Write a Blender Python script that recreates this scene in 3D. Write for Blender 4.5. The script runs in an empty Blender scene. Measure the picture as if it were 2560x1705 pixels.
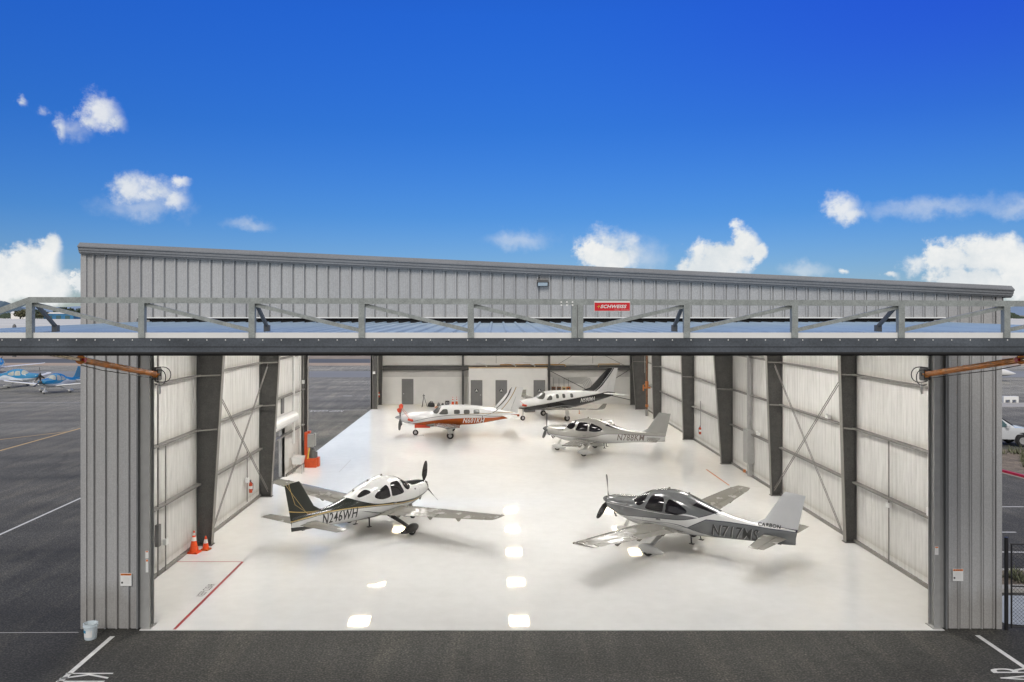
import bpy, bmesh, math, random
import numpy as np
from mathutils import Vector, Matrix
random.seed(7)
S = bpy.context.scene
COL = S.collection
R = math.radians
PI = math.pi
CAMH, FPX, HY, CX = 8.54, 2080.0, 785.0, 1240.0      # calibration of the photograph

def gp(px, py, z=0.0):
    """point on the height z seen at a pixel of the reference (used for measuring only)"""
    d = FPX*(CAMH-z)/(py-HY)
    return Vector(((px-CX)*d/FPX, d, z))

def at(px, py, d):
    return Vector(((px-CX)*d/FPX, d, CAMH-(py-HY)*d/FPX))

# ------------------------------------------------------------------ helpers
class MB:
    def __init__(s): s.v = []; s.f = []; s.m = []
    def add(s, vs, fs, mi=0):
        b = len(s.v); s.v += [tuple(v) for v in vs]
        s.f += [[b+i for i in f] for f in fs]; s.m += [mi]*len(fs); return s
    def box(s, x0, x1, y0, y1, z0, z1, mi=0):
        vs = [(x, y, z) for z in (z0, z1) for y in (y0, y1) for x in (x0, x1)]
        return s.add(vs, [(0,2,3,1),(4,5,7,6),(0,1,5,4),(2,6,7,3),(0,4,6,2),(1,3,7,5)], mi)
    def bar(s, p, q, w, h=None, up=(0,0,1), mi=0, w2=None, h2=None):
        p = Vector(p); q = Vector(q); h = h or w; w2 = w2 or w; h2 = h2 or h
        a = (q-p).normalized(); u = Vector(up)
        if abs(a.dot(u)) > .98: u = Vector((0,1,0))
        sd = a.cross(u).normalized(); u = sd.cross(a).normalized(); vs = []
        for c, ww, hh in ((p, w, h), (q, w2, h2)):
            for i, j in ((-1,-1),(1,-1),(1,1),(-1,1)): vs.append(c+sd*ww*.5*i+u*hh*.5*j)
        return s.add(vs, [(0,3,2,1),(4,5,6,7),(0,1,5,4),(1,2,6,5),(2,3,7,6),(3,0,4,7)], mi)
    def tube(s, p, q, r, r2=None, n=12, mi=0, caps=True):
        p = Vector(p); q = Vector(q); r2 = r if r2 is None else r2
        a = (q-p).normalized(); u = Vector((0,0,1)) if abs(a.z) < .9 else Vector((0,1,0))
        sd = a.cross(u).normalized(); u = sd.cross(a)
        vs = []
        for c, rr in ((p, r), (q, r2)):
            for i in range(n):
                t = 2*PI*i/n; vs.append(c+sd*math.cos(t)*rr+u*math.sin(t)*rr)
        fs = [(i, (i+1) % n, n+(i+1) % n, n+i) for i in range(n)]
        if caps: fs += [tuple(range(n-1, -1, -1)), tuple(range(n, 2*n))]
        return s.add(vs, fs, mi)
    def path(s, pts, r, n=8, mi=0):
        pts = [Vector(p) for p in pts]; rings = []; u = None
        for i, p in enumerate(pts):
            a = (pts[min(i+1, len(pts)-1)]-pts[max(i-1, 0)]).normalized()
            if u is None: u = Vector((0,0,1)) if abs(a.z) < .9 else Vector((0,1,0))
            sd = a.cross(u).normalized(); u = sd.cross(a).normalized()
            rings.append([p+sd*math.cos(2*PI*k/n)*r+u*math.sin(2*PI*k/n)*r for k in range(n)])
        return s.loft(rings, mi)
    def loft(s, rings, mi=0, caps=True, closed=True):
        n = len(rings[0]); vs = [v for r in rings for v in r]; fs = []
        for i in range(len(rings)-1):
            for k in range(n if closed else n-1):
                a = i*n+k; b = i*n+(k+1) % n; fs.append((a, b, b+n, a+n))
        if caps and closed:
            fs += [tuple(range(n-1, -1, -1)), tuple(range(len(vs)-n, len(vs)))]
        return s.add(vs, fs, mi)
    def lathe(s, prof, o=(0,0,0), n=20, mi=0, axis='z', caps=True):
        rings = []
        for r, h in prof:
            ring = []
            for k in range(n):
                t = 2*PI*k/n; a, b = r*math.cos(t), r*math.sin(t)
                v = (a, b, h) if axis == 'z' else ((h, a, b) if axis == 'x' else (a, h, b))
                ring.append((v[0]+o[0], v[1]+o[1], v[2]+o[2]))
            rings.append(ring)
        return s.loft(rings, mi, caps)
    def extrude(s, prof, axis_pts, mi=0):
        """profile list of (y,z) offsets swept through points; open profile"""
        rings = [[(p[0], p[1]+a, p[2]+b) for a, b in prof] for p in axis_pts]
        return s.loft(rings, mi, True, True)
    def build(s, name, mat, parent=None, smooth=False, recalc=True):
        me = bpy.data.meshes.new(name); me.from_pydata(s.v, [], s.f)
        mats = mat if isinstance(mat, (list, tuple)) else [mat]
        for m in mats: me.materials.append(m)
        me.polygons.foreach_set('material_index', s.m)
        if recalc:
            bm = bmesh.new(); bm.from_mesh(me)
            bmesh.ops.recalc_face_normals(bm, faces=bm.faces); bm.to_mesh(me); bm.free()
        me.polygons.foreach_set('use_smooth', [smooth]*len(me.polygons))
        if smooth:
            try: me.set_sharp_from_angle(angle=R(40))
            except Exception: pass
        me.update()
        o = bpy.data.objects.new(name, me); COL.objects.link(o)
        if parent is not None: o.parent = parent
        return o

def tag(o, label=None, cat=None, group=None, kind=None):
    if label: o['label'] = label
    if cat: o['category'] = cat
    if group: o['group'] = group
    if kind: o['kind'] = kind
    return o
def thing(name, label, cat, loc=(0,0,0), rz=0, group=None):
    o = bpy.data.objects.new(name, None); COL.objects.link(o); o.empty_display_size = .2
    o.location = loc; o.rotation_euler = (0, 0, rz); return tag(o, label, cat, group)
def copy_tree(o, parent=None):
    c = o.copy(); COL.objects.link(c)
    if parent is not None: c.parent = parent
    for ch in list(o.children): copy_tree(ch, c)
    return c

# ------------------------------------------------------------------ materials
def nd(t, ty, **kw):
    n = t.nodes.new(ty)
    for k, v in kw.items(): setattr(n, k, v)
    return n
def mix(t, fac, a, b, blend='MIX'):
    m = nd(t, 'ShaderNodeMix', data_type='RGBA', blend_type=blend)
    for sock, v in ((m.inputs[0], fac), (m.inputs[6], a), (m.inputs[7], b)):
        if hasattr(v, 'is_linked'): t.links.new(v, sock)
        elif isinstance(v, (int, float)): sock.default_value = v
        else: sock.default_value = (*v[:3], 1)
    return m.outputs[2]
def math_(t, op, a, b=0.0, c=None, clamp=False):
    m = nd(t, 'ShaderNodeMath', operation=op); m.use_clamp = clamp
    for i, v in enumerate((a, b) if c is None else (a, b, c)):
        if hasattr(v, 'is_linked'): t.links.new(v, m.inputs[i])
        else: m.inputs[i].default_value = v
    return m.outputs[0]
def bsdf(name, rough=.5, metal=0, coat=0):
    m = bpy.data.materials.new(name); m.use_nodes = True; t = m.node_tree
    b = t.nodes['Principled BSDF']; b.inputs['Roughness'].default_value = rough
    b.inputs['Metallic'].default_value = metal; b.inputs['Coat Weight'].default_value = coat
    b.inputs['Coat Roughness'].default_value = .04
    return m, t, b
def noise(t, scale, detail=4, vec=None, rough=.55, coord='Object', stretch=None, dist=0):
    tc = nd(t, 'ShaderNodeTexCoord'); v = tc.outputs[coord] if vec is None else vec
    if stretch:
        mp = nd(t, 'ShaderNodeMapping'); mp.inputs['Scale'].default_value = stretch
        t.links.new(v, mp.inputs[0]); v = mp.outputs[0]
    n = nd(t, 'ShaderNodeTexNoise'); n.inputs['Scale'].default_value = scale
    n.inputs['Detail'].default_value = detail; n.inputs['Roughness'].default_value = rough
    n.inputs['Distortion'].default_value = dist
    t.links.new(v, n.inputs['Vector']); return n.outputs['Fac']
def ramp(t, fac, *stops):
    r = nd(t, 'ShaderNodeValToRGB'); e = r.color_ramp.elements
    while len(e) < len(stops): e.new(.5)
    for el, (p, c) in zip(e, stops):
        el.position = p; el.color = (*c, 1) if len(c) == 3 else c
    t.links.new(fac, r.inputs[0]); return r.outputs[0]
def bump(t, b, h, strength=.2, dist=.01):
    n = nd(t, 'ShaderNodeBump'); n.inputs['Strength'].default_value = strength
    n.inputs['Distance'].default_value = dist
    t.links.new(h, n.inputs['Height']); t.links.new(n.outputs[0], b.inputs['Normal'])
def mat(name, c, rough=.5, metal=0, coat=0, var=.12, scale=6, bmp=0, bscale=60, stretch=None, rvar=.1, fine=0):
    m, t, b = bsdf(name, rough, metal, coat)
    n = noise(t, scale, 5, stretch=stretch)
    lo = tuple(x*(1-var) for x in c); hi = tuple(min(1, x*(1+var)) for x in c)
    col = ramp(t, n, (.3, lo), (.7, hi))
    if fine:
        g = noise(t, bscale, 2); col = mix(t, 1.0, col, ramp(t, g, (.25, (1-fine,)*3), (.75, (1+fine,)*3)), 'MULTIPLY')
    t.links.new(col, b.inputs['Base Color'])
    if rvar:
        r_ = nd(t, 'ShaderNodeMapRange'); t.links.new(n, r_.inputs[0])
        r_.inputs[3].default_value = max(.02, rough-rvar); r_.inputs[4].default_value = min(1, rough+rvar)
        t.links.new(r_.outputs[0], b.inputs['Roughness'])
    if bmp: bump(t, b, noise(t, bscale, 3), bmp)
    return m
def emis(name, c, s):
    m, t, b = bsdf(name, .4); b.inputs['Base Color'].default_value = (.8, .8, .8, 1)
    b.inputs['Emission Color'].default_value = (*c, 1); b.inputs['Emission Strength'].default_value = s
    return m

M = {}
M['siding'] = mat('painted_grey_siding', (.415, .415, .415), .42, 0, 0, .05, 1.2, .04, 34, stretch=(1, 1, .15), fine=.15)
M['trim'] = mat('grey_metal_trim', (.20, .205, .21), .38, .2, 0, .08, 3, .03, 100, fine=.1)
M['fascia'] = mat('fascia_metal', (.21, .22, .235), .36, .3, 0, .1, 2, .03, 32, stretch=(.4, 1, 2), fine=.18)
def siding_dirt():
    m = M['siding']; t = m.node_tree; b = t.nodes['Principled BSDF']; src = b.inputs['Base Color'].links[0].from_socket
    tc = nd(t, 'ShaderNodeTexCoord'); sx = nd(t, 'ShaderNodeSeparateXYZ'); t.links.new(tc.outputs['Object'], sx.inputs[0])
    n = noise(t, 1.1, 5, stretch=(3, 1, .25)); h = math_(t, 'ADD', math_(t, 'MULTIPLY', sx.outputs[2], .8), math_(t, 'MULTIPLY', n, -1.2))
    dirt = ramp(t, h, (0, (.80, .78, .75)), (.45, (1, 1, 1))); c = mix(t, 1, src, dirt, 'MULTIPLY')
    # sheet laps: every third panel a shade different
    fl_ = math_(t, 'FLOOR', math_(t, 'DIVIDE', math_(t, 'ADD', sx.outputs[0], 11.15), .9495)); wn = nd(t, 'ShaderNodeTexWhiteNoise', noise_dimensions='1D'); t.links.new(fl_, wn.inputs['W'])
    c = mix(t, 1, c, ramp(t, wn.outputs['Value'], (0, (.95, .95, .955)), (1, (1.04, 1.04, 1.03))), 'MULTIPLY'); t.links.new(c, b.inputs['Base Color'])
siding_dirt()
M['galv'] = mat('galvanised_steel', (.31, .335, .325), .45, .3, 0, .14, 9, .05, 45, fine=.2)
M['beamdark'] = mat('dark_edge_beam', (.092, .105, .122), .42, .3, 0, .3, 3, .05, 40, stretch=(.3, 1, 1), fine=.2)
M['rubber'] = mat('black_rubber', (.012, .012, .013), .7, 0, 0, .2, 8)
M['gap'] = mat('gap_shade_black', (.006, .006, .007), .9, 0, 0, .2, 8)  # near-black that stands in for shade in the hinge gap and air intakes
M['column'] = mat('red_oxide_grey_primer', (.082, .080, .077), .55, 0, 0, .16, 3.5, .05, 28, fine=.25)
M['flange'] = mat('lit_flange_primer', (.20, .19, .175), .5, 0, 0, .12, 3.5, .05, 110, fine=.15)  # column primer lightened on flanges as though light already fell on them
M['girt'] = mat('girt_steel', (.20, .19, .178), .5, .1, 0, .16, 5, .04, 100, fine=.12)
M['white'] = mat('white_paint', (.78, .78, .76), .35, 0, .2, .03, 3)
M['roofliner'] = mat('roof_liner', (.36, .35, .33), .7, 0, 0, .05, .7)
M['offwhite'] = mat('off_white_wall', (.80, .785, .75), .6, 0, 0, .05, .7, .03, 60)
M['bandgrey'] = mat('grey_wall_band', (.62, .60, .57), .6, 0, 0, .08, .9, .03, 60)
M['doorgrey'] = mat('grey_steel_door', (.17, .17, .17), .45, 0, 0, .05, 4)
M['wood'] = mat('raw_timber_edge', (.55, .42, .27), .6, 0, 0, .15, 8, stretch=(.2, 1, 1))
M['yellowpipe'] = mat('yellow_gas_pipe', (.50, .28, .06), .45, 0, 0, .15, 6)
M['rustpipe'] = mat('rusty_standpipe', (.19, .09, .045), .6, .2, 0, .3, 8)
M['valve'] = mat('orange_valve_paint', (.50, .17, .045), .45, 0, 0, .15, 9)
M['orange'] = mat('orange_machine_paint', (.62, .075, .010), .4, 0, .2, .12, 5)
M['cylorange'] = mat('orange_hydraulic_paint', (.62, .19, .006), .5, 0, 0, .3, 5, .05, 60)
M['chrome'] = mat('polished_rod', (.60, .48, .34), .3, .5, 0, .05, 5)
M['black'] = mat('black_plastic', (.018, .018, .02), .4, 0, 0, .2, 8)
M['tyre'] = mat('tyre_rubber', (.02, .02, .021), .75, 0, 0, .2, 12)
M['rim'] = mat('alloy_rim', (.55, .55, .55), .3, .6, 0, .05, 5)
M['cone'] = mat('cone_orange', (.85, .09, .012), .45, 0, 0, .1, 6)
M['cone2'] = mat('worn_cone_orange', (.62, .13, .02), .5, 0, 0, .2, 6)
M['reflect'] = mat('reflective_band', (.8, .8, .8), .4, 0, 0, .04, 5)
M['redline'] = mat('red_floor_line', (.36, .022, .02), .35, 0, .2, .2, 3)
M['thinline'] = mat('faint_grey_floor_line', (.42, .41, .39), .4, 0, 0, .05, 3)
M['orangeline'] = mat('orange_floor_line', (.48, .12, .02), .4, 0, 0, .15, 3)
M['roadwhite'] = mat('road_paint_white', (.66, .66, .64), .6, 0, 0, .12, 5, .1, 80, fine=.12)
M['roadyellow'] = mat('road_paint_yellow', (.72, .48, .20), .6, 0, 0, .15, 2)
M['redkerb'] = mat('red_kerb_paint', (.50, .02, .06), .5, 0, 0, .15, 3)
M['concrete'] = mat('concrete', (.42, .41, .39), .8, 0, 0, .12, 2, .1, 40)
M['signred'] = mat('sign_red', (.62, .005, .015), .35, 0, .2, .04, 4)
M['signyellow'] = mat('sign_yellow', (.85, .60, .08), .4)
M['signface'] = mat('sign_face', (.8,.8,.78), .45)
M['paper'] = mat('sign_white', (.80, .80, .78), .45, 0, 0, .02, 4)
M['textdark'] = mat('dark_print', (.03, .03, .03), .5)
M['signorange'] = mat('sign_orange', (.80, .20, .01), .4)
M['boxgrey'] = mat('grey_enclosure', (.36, .36, .35), .45, .1, 0, .08, 4)
M['boxdark'] = mat('dark_grey_enclosure', (.13, .13, .13), .5, .1, 0, .1, 4)
M['chip'] = mat('plywood_backboard', (.62, .47, .25), .6, 0, 0, .15, 6)
M['bucket'] = mat('bucket_plastic', (.62, .70, .74), .35, 0, 0, .06, 5)
M['bluelabel'] = mat('blue_label', (.03, .25, .42), .4)
M['extred'] = mat('extinguisher_red', (.55, .06, .012), .3, 0, .4, .1, 5)
M['glass'] = mat('tinted_cockpit_glass', (.012, .011, .014), .04, 0, 0, .2, 5, rvar=0)
M['glassgrey'] = mat('grey_cabin_glass', (.10, .10, .095), .06, 0, 0, .2, 5, rvar=0)
M['glassblind'] = mat('glass_with_pale_blind', (.42, .44, .40), .08, 0, 0, .15, 3, rvar=0)
M['carglass'] = mat('car_glass', (.05, .11, .12), .05, 0, 0, .2, 2, rvar=0)
M['propblack'] = mat('black_propeller_blade', (.022, .02, .02), .3, 0, .3, .15, 5)
M['propgrey'] = mat('grey_propeller_blade', (.11, .11, .11), .3, .3, .2, .15, 5)
M['spinsilver'] = mat('polished_spinner', (.55, .55, .55), .15, .9, 0, .05, 4)
M['redcover'] = mat('red_fabric_cover', (.60, .06, .02), .7, 0, 0, .15, 8)
M['gold'] = mat('gold_stripe', (.60, .42, .16), .4, .2, 0, .05, 5)
M['wingbeige'] = mat('wing_greyed_gloss', (.22, .21, .185), .25, 0, .25, .03, 1.5)  # white wings greyed in base colour for the dim ceiling they reflect
M['carwhite'] = mat('white_car_paint', (.62, .64, .66), .22, .1, .6, .03, 2)

def asphalt():
    m, t, b = bsdf('asphalt', .82)
    tc = nd(t, 'ShaderNodeTexCoord'); o = tc.outputs['Object']
    fine = noise(t, 19, 2, o, .6)
    pat = noise(t, .12, 5, o, .6, stretch=(.35, 1.3, 1), dist=.6)
    grit = noise(t, 5, 4, o, .8)
    base = ramp(t, pat, (.30, (.036, .037, .034)), (.5, (.060, .059, .053)), (.72, (.080, .080, .073)))
    g = ramp(t, fine, (.30, (.30, .31, .33)), (.5, (.95, .95, .95)), (.66, (2.2, 2.1, 2.0)), (.75, (3.4, 3.2, 3.0)))
    g2 = ramp(t, grit, (.3, (.7, .7, .7)), (.7, (1.3, 1.3, 1.3)))
    # paving lane joints running parallel to the hangar front, and sealed cracks
    c = mix(t, 1, mix(t, 1, base, g, 'MULTIPLY'), g2, 'MULTIPLY')
    w = nd(t, 'ShaderNodeTexWave', wave_type='BANDS', bands_direction='Y'); w.inputs['Scale'].default_value = .085
    w.inputs['Distortion'].default_value = 5; w.inputs['Detail'].default_value = 3; w.inputs['Detail Scale'].default_value = .25
    mp = nd(t, 'ShaderNodeMapping'); mp.inputs['Rotation'].default_value = (0, 0, R(-18)); t.links.new(o, mp.inputs[0])
    t.links.new(mp.outputs[0], w.inputs['Vector'])
    wv = ramp(t, w.outputs[1], (0, (.88, .88, .88)), (.5, (1, 1, 1)), (1, (1.06, 1.06, 1.06)))
    c = mix(t, 1, c, wv, 'MULTIPLY')
    # worn lighter drag marks running out of the doorway, darker oily blotches, thin sealed cracks
    st = noise(t, 1.0, 5, o, .6, stretch=(1.6, .16, 1), dist=.5); c = mix(t, 1, c, ramp(t, st, (.30, (.80, .80, .80)), (.5, (1, 1, 1)), (.70, (1.38, 1.34, 1.26))), 'MULTIPLY')
    bl = noise(t, .42, 6, o, .7); c = mix(t, 1, c, ramp(t, bl, (.30, (.66, .66, .66)), (.42, (1, 1, 1)), (.62, (1.0, 1.0, 1.0)), (.75, (1.25, 1.23, 1.2))), 'MULTIPLY')
    vo = nd(t, 'ShaderNodeTexVoronoi', feature='DISTANCE_TO_EDGE'); vo.inputs['Scale'].default_value = .13
    wv2 = nd(t, 'ShaderNodeVectorMath', operation='MULTIPLY_ADD'); nn2 = nd(t, 'ShaderNodeTexNoise'); nn2.inputs['Scale'].default_value = .8; nn2.inputs['Detail'].default_value = 6
    t.links.new(o, nn2.inputs['Vector']); t.links.new(nn2.outputs['Color'], wv2.inputs[0]); wv2.inputs[1].default_value = (2.2, 2.2, 0); t.links.new(o, wv2.inputs[2]); t.links.new(wv2.outputs[0], vo.inputs['Vector'])
    c = mix(t, 1, c, ramp(t, vo.outputs['Distance'], (0, (.72, .72, .72)), (.003, (.82, .82, .82)), (.006, (1, 1, 1))), 'MULTIPLY')
    # paving colour grows paler with distance
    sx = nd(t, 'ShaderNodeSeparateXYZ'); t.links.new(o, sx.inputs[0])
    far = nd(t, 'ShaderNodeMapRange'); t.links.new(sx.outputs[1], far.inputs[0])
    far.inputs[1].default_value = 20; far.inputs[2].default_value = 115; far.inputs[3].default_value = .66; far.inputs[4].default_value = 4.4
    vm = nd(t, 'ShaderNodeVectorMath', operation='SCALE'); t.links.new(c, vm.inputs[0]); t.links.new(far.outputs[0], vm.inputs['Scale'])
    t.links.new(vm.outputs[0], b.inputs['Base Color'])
    bump(t, b, fine, .6, .01); return m
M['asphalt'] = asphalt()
M['runway'] = mat('runway_asphalt', (.10, .108, .118), .8, 0, 0, .2, .05, stretch=(.1, 1, 1))
M['verge'] = mat('dry_verge', (.42, .33, .26), .9, 0, 0, .15, .2)
M['dirt'] = mat('bare_dirt', (.30, .25, .20), .95, 0, 0, .25, .3)
M['field'] = mat('pale_field', (.62, .62, .60), .9, 0, 0, .14, .02, stretch=(.1, 1, 1))
M['ground'] = mat('dry_ground', (.30, .28, .22), .95, 0, 0, .2, .02)
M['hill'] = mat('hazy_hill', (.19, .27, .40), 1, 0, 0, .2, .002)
M['hilldark'] = mat('wooded_hill', (.09, .14, .19), 1, 0, 0, .3, .01)
M['leaf'] = mat('dark_foliage', (.055, .075, .05), .9, 0, 0, .5, .3)
M['leaf2'] = mat('olive_foliage', (.10, .10, .055), .9, 0, 0, .5, .3)
M['bark'] = mat('bark', (.12, .09, .07), .9)
M['mulch'] = mat('planting_mulch', (.20, .165, .13), .95, 0, 0, .35, 1.5, .3, 12, fine=.3)
M['shrub'] = mat('grey_green_shrub', (.13, .14, .08), .9, 0, 0, .5, 5)

def floor_mat():
    m, t, b = bsdf('white_epoxy_floor', .05); t.nodes.remove(b); out = t.nodes['Material Output']
    pat = noise(t, .25, 4); fine = noise(t, 2.2, 4)
    c = ramp(t, pat, (.3, (.60, .602, .60)), (.7, (.645, .65, .648)))
    c = mix(t, 1, c, ramp(t, fine, (.3, (.965, .965, .965)), (.7, (1.02, 1.02, 1.02))), 'MULTIPLY')
    df = nd(t, 'ShaderNodeBsdfDiffuse'); t.links.new(c, df.inputs[0])
    # clear coat: warm-tinted Fresnel reflection over the white base
    bp = nd(t, 'ShaderNodeBump'); bp.inputs['Strength'].default_value = .035; bp.inputs['Distance'].default_value = .02; t.links.new(noise(t, .9, 2), bp.inputs['Height'])
    fr = nd(t, 'ShaderNodeFresnel'); fr.inputs[0].default_value = 1.6
    k = math_(t, 'MINIMUM', math_(t, 'MULTIPLY', fr.outputs[0], .95), .46)
    gl = nd(t, 'ShaderNodeBsdfGlossy'); t.links.new(mix(t, k, (0, 0, 0), (1, .84, .56)), gl.inputs['Color']); t.links.new(bp.outputs[0], gl.inputs['Normal'])
    r_ = nd(t, 'ShaderNodeMapRange'); t.links.new(fine, r_.inputs[0]); r_.inputs[3].default_value = .015; r_.inputs[4].default_value = .05
    t.links.new(r_.outputs[0], gl.inputs['Roughness'])
    ad = nd(t, 'ShaderNodeAddShader'); t.links.new(df.outputs[0], ad.inputs[0]); t.links.new(gl.outputs[0], ad.inputs[1]); t.links.new(ad.outputs[0], out.inputs[0])
    return m
M['floor'] = floor_mat()

def liner_mat():
    m, t, b = bsdf('white_insulation_liner', .5)
    big = noise(t, .5, 4, stretch=(1, 1, .35)); cr = noise(t, 5, 5, stretch=(1, 1.6, .16), dist=.4)
    c = ramp(t, big, (.3, (.62, .61, .585)), (.7, (.73, .72, .695)))
    c = mix(t, 1, c, ramp(t, cr, (.28, (.84, .838, .83)), (.6, (1.04, 1.04, 1.04))), 'MULTIPLY')
    # darker streak at every girt, fading upwards
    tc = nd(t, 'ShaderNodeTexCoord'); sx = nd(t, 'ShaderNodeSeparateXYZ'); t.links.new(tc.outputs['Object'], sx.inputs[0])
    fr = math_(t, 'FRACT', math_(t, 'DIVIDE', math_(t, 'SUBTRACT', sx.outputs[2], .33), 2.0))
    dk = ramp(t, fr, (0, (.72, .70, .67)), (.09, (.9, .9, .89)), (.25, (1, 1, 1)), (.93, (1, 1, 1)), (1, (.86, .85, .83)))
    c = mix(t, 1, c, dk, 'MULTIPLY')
    t.links.new(c, b.inputs['Base Color']); bump(t, b, cr, .5, .03); return m
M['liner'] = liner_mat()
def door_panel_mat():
    m, t, b = bsdf('door_skin_sky_tint', .38, .0, .0)
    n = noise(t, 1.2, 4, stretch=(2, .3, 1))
    t.links.new(ramp(t, n, (.3, (.32, .45, .58)), (.7, (.42, .55, .68))), b.inputs['Base Color'])  # pale skin tinted blue in base colour for the sky it reflects
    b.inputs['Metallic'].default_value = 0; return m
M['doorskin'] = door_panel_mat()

def livery(name, base, layers, rough=.2, metal=0, coat=.6):
    m, t, b = bsdf(name, rough, metal, coat)
    tc = nd(t, 'ShaderNodeTexCoord'); sx = nd(t, 'ShaderNodeSeparateXYZ'); t.links.new(tc.outputs['Object'], sx.inputs[0])
    xn = math_(t, 'DIVIDE', sx.outputs[0], 12.0); zn = math_(t, 'DIVIDE', sx.outputs[2], 5.0)
    def curve(inp, pts, sharp):
        n = nd(t, 'ShaderNodeFloatCurve'); cv = n.mapping.curves[0]; n.mapping.extend = 'HORIZONTAL'
        while len(cv.points) < len(pts): cv.points.new(.5, .5)
        for p, (a, q) in zip(cv.points, pts):
            p.location = (a, q); p.handle_type = 'VECTOR' if sharp else 'AUTO'
        n.mapping.update(); t.links.new(inp, n.inputs[1]); return n.outputs[0]
    c = None
    n = noise(t, 1.5, 3)
    c = ramp(t, n, (.3, tuple(x*.96 for x in base)), (.7, tuple(min(1, x*1.03) for x in base)))
    for L in layers:
        col, mode, lo, hi = L[:4]; sharp = len(L) > 4 and L[4]
        if mode == 'z':
            inp, val = xn, zn; f = lambda P: [(a/12, q/5) for a, q in P]
        else:
            inp, val = zn, xn; f = lambda P: [(a/5, q/12) for a, q in P]
        mk = 1.0
        g = math_(t, 'GREATER_THAN', val, curve(inp, f(lo), sharp)) if lo else None
        h = math_(t, 'LESS_THAN', val, curve(inp, f(hi), sharp)) if hi else None
        mk = math_(t, 'MULTIPLY', g, h) if (g is not None and h is not None) else (g if g is not None else h)
        c = mix(t, mk, c, col)
    t.links.new(c, b.inputs['Base Color']); return m

def text_geo(body, size=1.0, bold=.0, shear=0.0, space=1.0):
    cu = bpy.data.curves.new('lettering', 'FONT'); cu.body = body; cu.size = size; cu.offset = bold*size
    cu.shear = shear; cu.space_character = space; cu.resolution_u = 3
    o = bpy.data.objects.new('lettering', cu); COL.objects.link(o)
    dg = bpy.context.evaluated_depsgraph_get(); me = bpy.data.meshes.new_from_object(o.evaluated_get(dg))
    vs = [v.co.copy() for v in me.vertices]; fs = [tuple(p.vertices) for p in me.polygons]
    bpy.data.objects.remove(o); bpy.data.curves.remove(cu); bpy.data.meshes.remove(me)
    x0 = min(v.x for v in vs); x1 = max(v.x for v in vs); y0 = min(v.y for v in vs); y1 = max(v.y for v in vs)
    return vs, fs, (x0, x1, y0, y1)
def text_fit(body, w, h, fn, bold=.02, shear=0.0, space=1.0, strokes=None):
    """text scaled to w x h, each vertex through fn(u in 0..w, v in 0..h) -> point"""
    vs, fs, (x0, x1, y0, y1) = text_geo(body, 1, bold, shear, space)
    P = [((v.x-x0)/(x1-x0)*w, (v.y-y0)/(y1-y0)*h, 0) for v in vs]
    if strokes:                      # cut finely so that the letters can follow a curved skin
        bm = bmesh.new(); bv = [bm.verts.new(p) for p in P]
        for f in fs:
            try: bm.faces.new([bv[i] for i in f])
            except ValueError: pass
        for k in range(1, 12): bmesh.ops.bisect_plane(bm, geom=bm.verts[:]+bm.edges[:]+bm.faces[:], plane_co=(0, h*k/12, 0), plane_no=(0, 1, 0))
        for k in range(1, 24): bmesh.ops.bisect_plane(bm, geom=bm.verts[:]+bm.edges[:]+bm.faces[:], plane_co=(w*k/24, 0, 0), plane_no=(1, 0, 0))
        bmesh.ops.triangulate(bm, faces=bm.faces[:]); bm.verts.index_update()
        P = [tuple(v.co) for v in bm.verts]; fs = [[v.index for v in f.verts] for f in bm.faces]; bm.free()
    mb = MB(); mb.add([fn(p[0], p[1]) for p in P], fs); return mb

# ------------------------------------------------------------------ aircraft
def interp(pts):
    xs = np.array([p[0] for p in pts], float); ys = np.array([p[1] for p in pts], float)
    d = np.diff(ys)/np.diff(xs); m = np.zeros(len(xs)); m[1:-1] = np.where(d[1:]*d[:-1] > 0, 2*d[1:]*d[:-1]/(d[1:]+d[:-1]+1e-12), 0)
    m[0] = d[0]; m[-1] = d[-1]
    def f(x):
        i = int(min(max(np.searchsorted(xs, x)-1, 0), len(xs)-2)); h = xs[i+1]-xs[i]; s = min(max((x-xs[i])/h, 0), 1)
        return float((2*s**3-3*s*s+1)*ys[i]+(s**3-2*s*s+s)*h*m[i]+(-2*s**3+3*s*s)*ys[i+1]+(s**3-s*s)*h*m[i+1])
    return f
class Fus:
    def __init__(s, st, pu=2.25, pl=2.4, zcf=.42):
        s.x0 = st[0][0]; s.x1 = st[-1][0]
        s.zt = interp([(a[0], a[1]) for a in st]); s.zb = interp([(a[0], a[2]) for a in st]); s.w = interp([(a[0], a[3]) for a in st])
        s.pu, s.pl, s.zcf = pu, pl, zcf; s.y0 = 0
    def zc(s, x): return s.zb(x)+s.zcf*(s.zt(x)-s.zb(x))
    def pt(s, x, th, off=0):
        c, n = math.cos(th), math.sin(th); zc = s.zc(x); p = s.pu if n >= 0 else s.pl
        hh = (s.zt(x)-zc) if n >= 0 else (zc-s.zb(x)); w = s.w(x)
        return (x, s.y0+(w+off)*math.copysign(abs(c)**(2/p), c), zc+(hh+off)*math.copysign(abs(n)**(2/p), n))
    def y(s, x, z):
        zc = s.zc(x); up = z >= zc; p = s.pu if up else s.pl
        hh = (s.zt(x)-zc) if up else (zc-s.zb(x)); q = min(1, abs(z-zc)/max(hh, 1e-4))
        return s.w(x)*(1-q**p)**(1/p)
    def mesh(s, n=44, m=70, mb=None, ease=True):
        mb = mb or MB(); rings = []
        for i in range(m+1):
            u = i/m; u = (u*u*(3-2*u))*.35+u*.65 if ease else u
            x = s.x0+(s.x1-s.x0)*u; rings.append([s.pt(x, 2*PI*(k+.5)/n) for k in range(n)])
        return mb.loft(rings)
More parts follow.
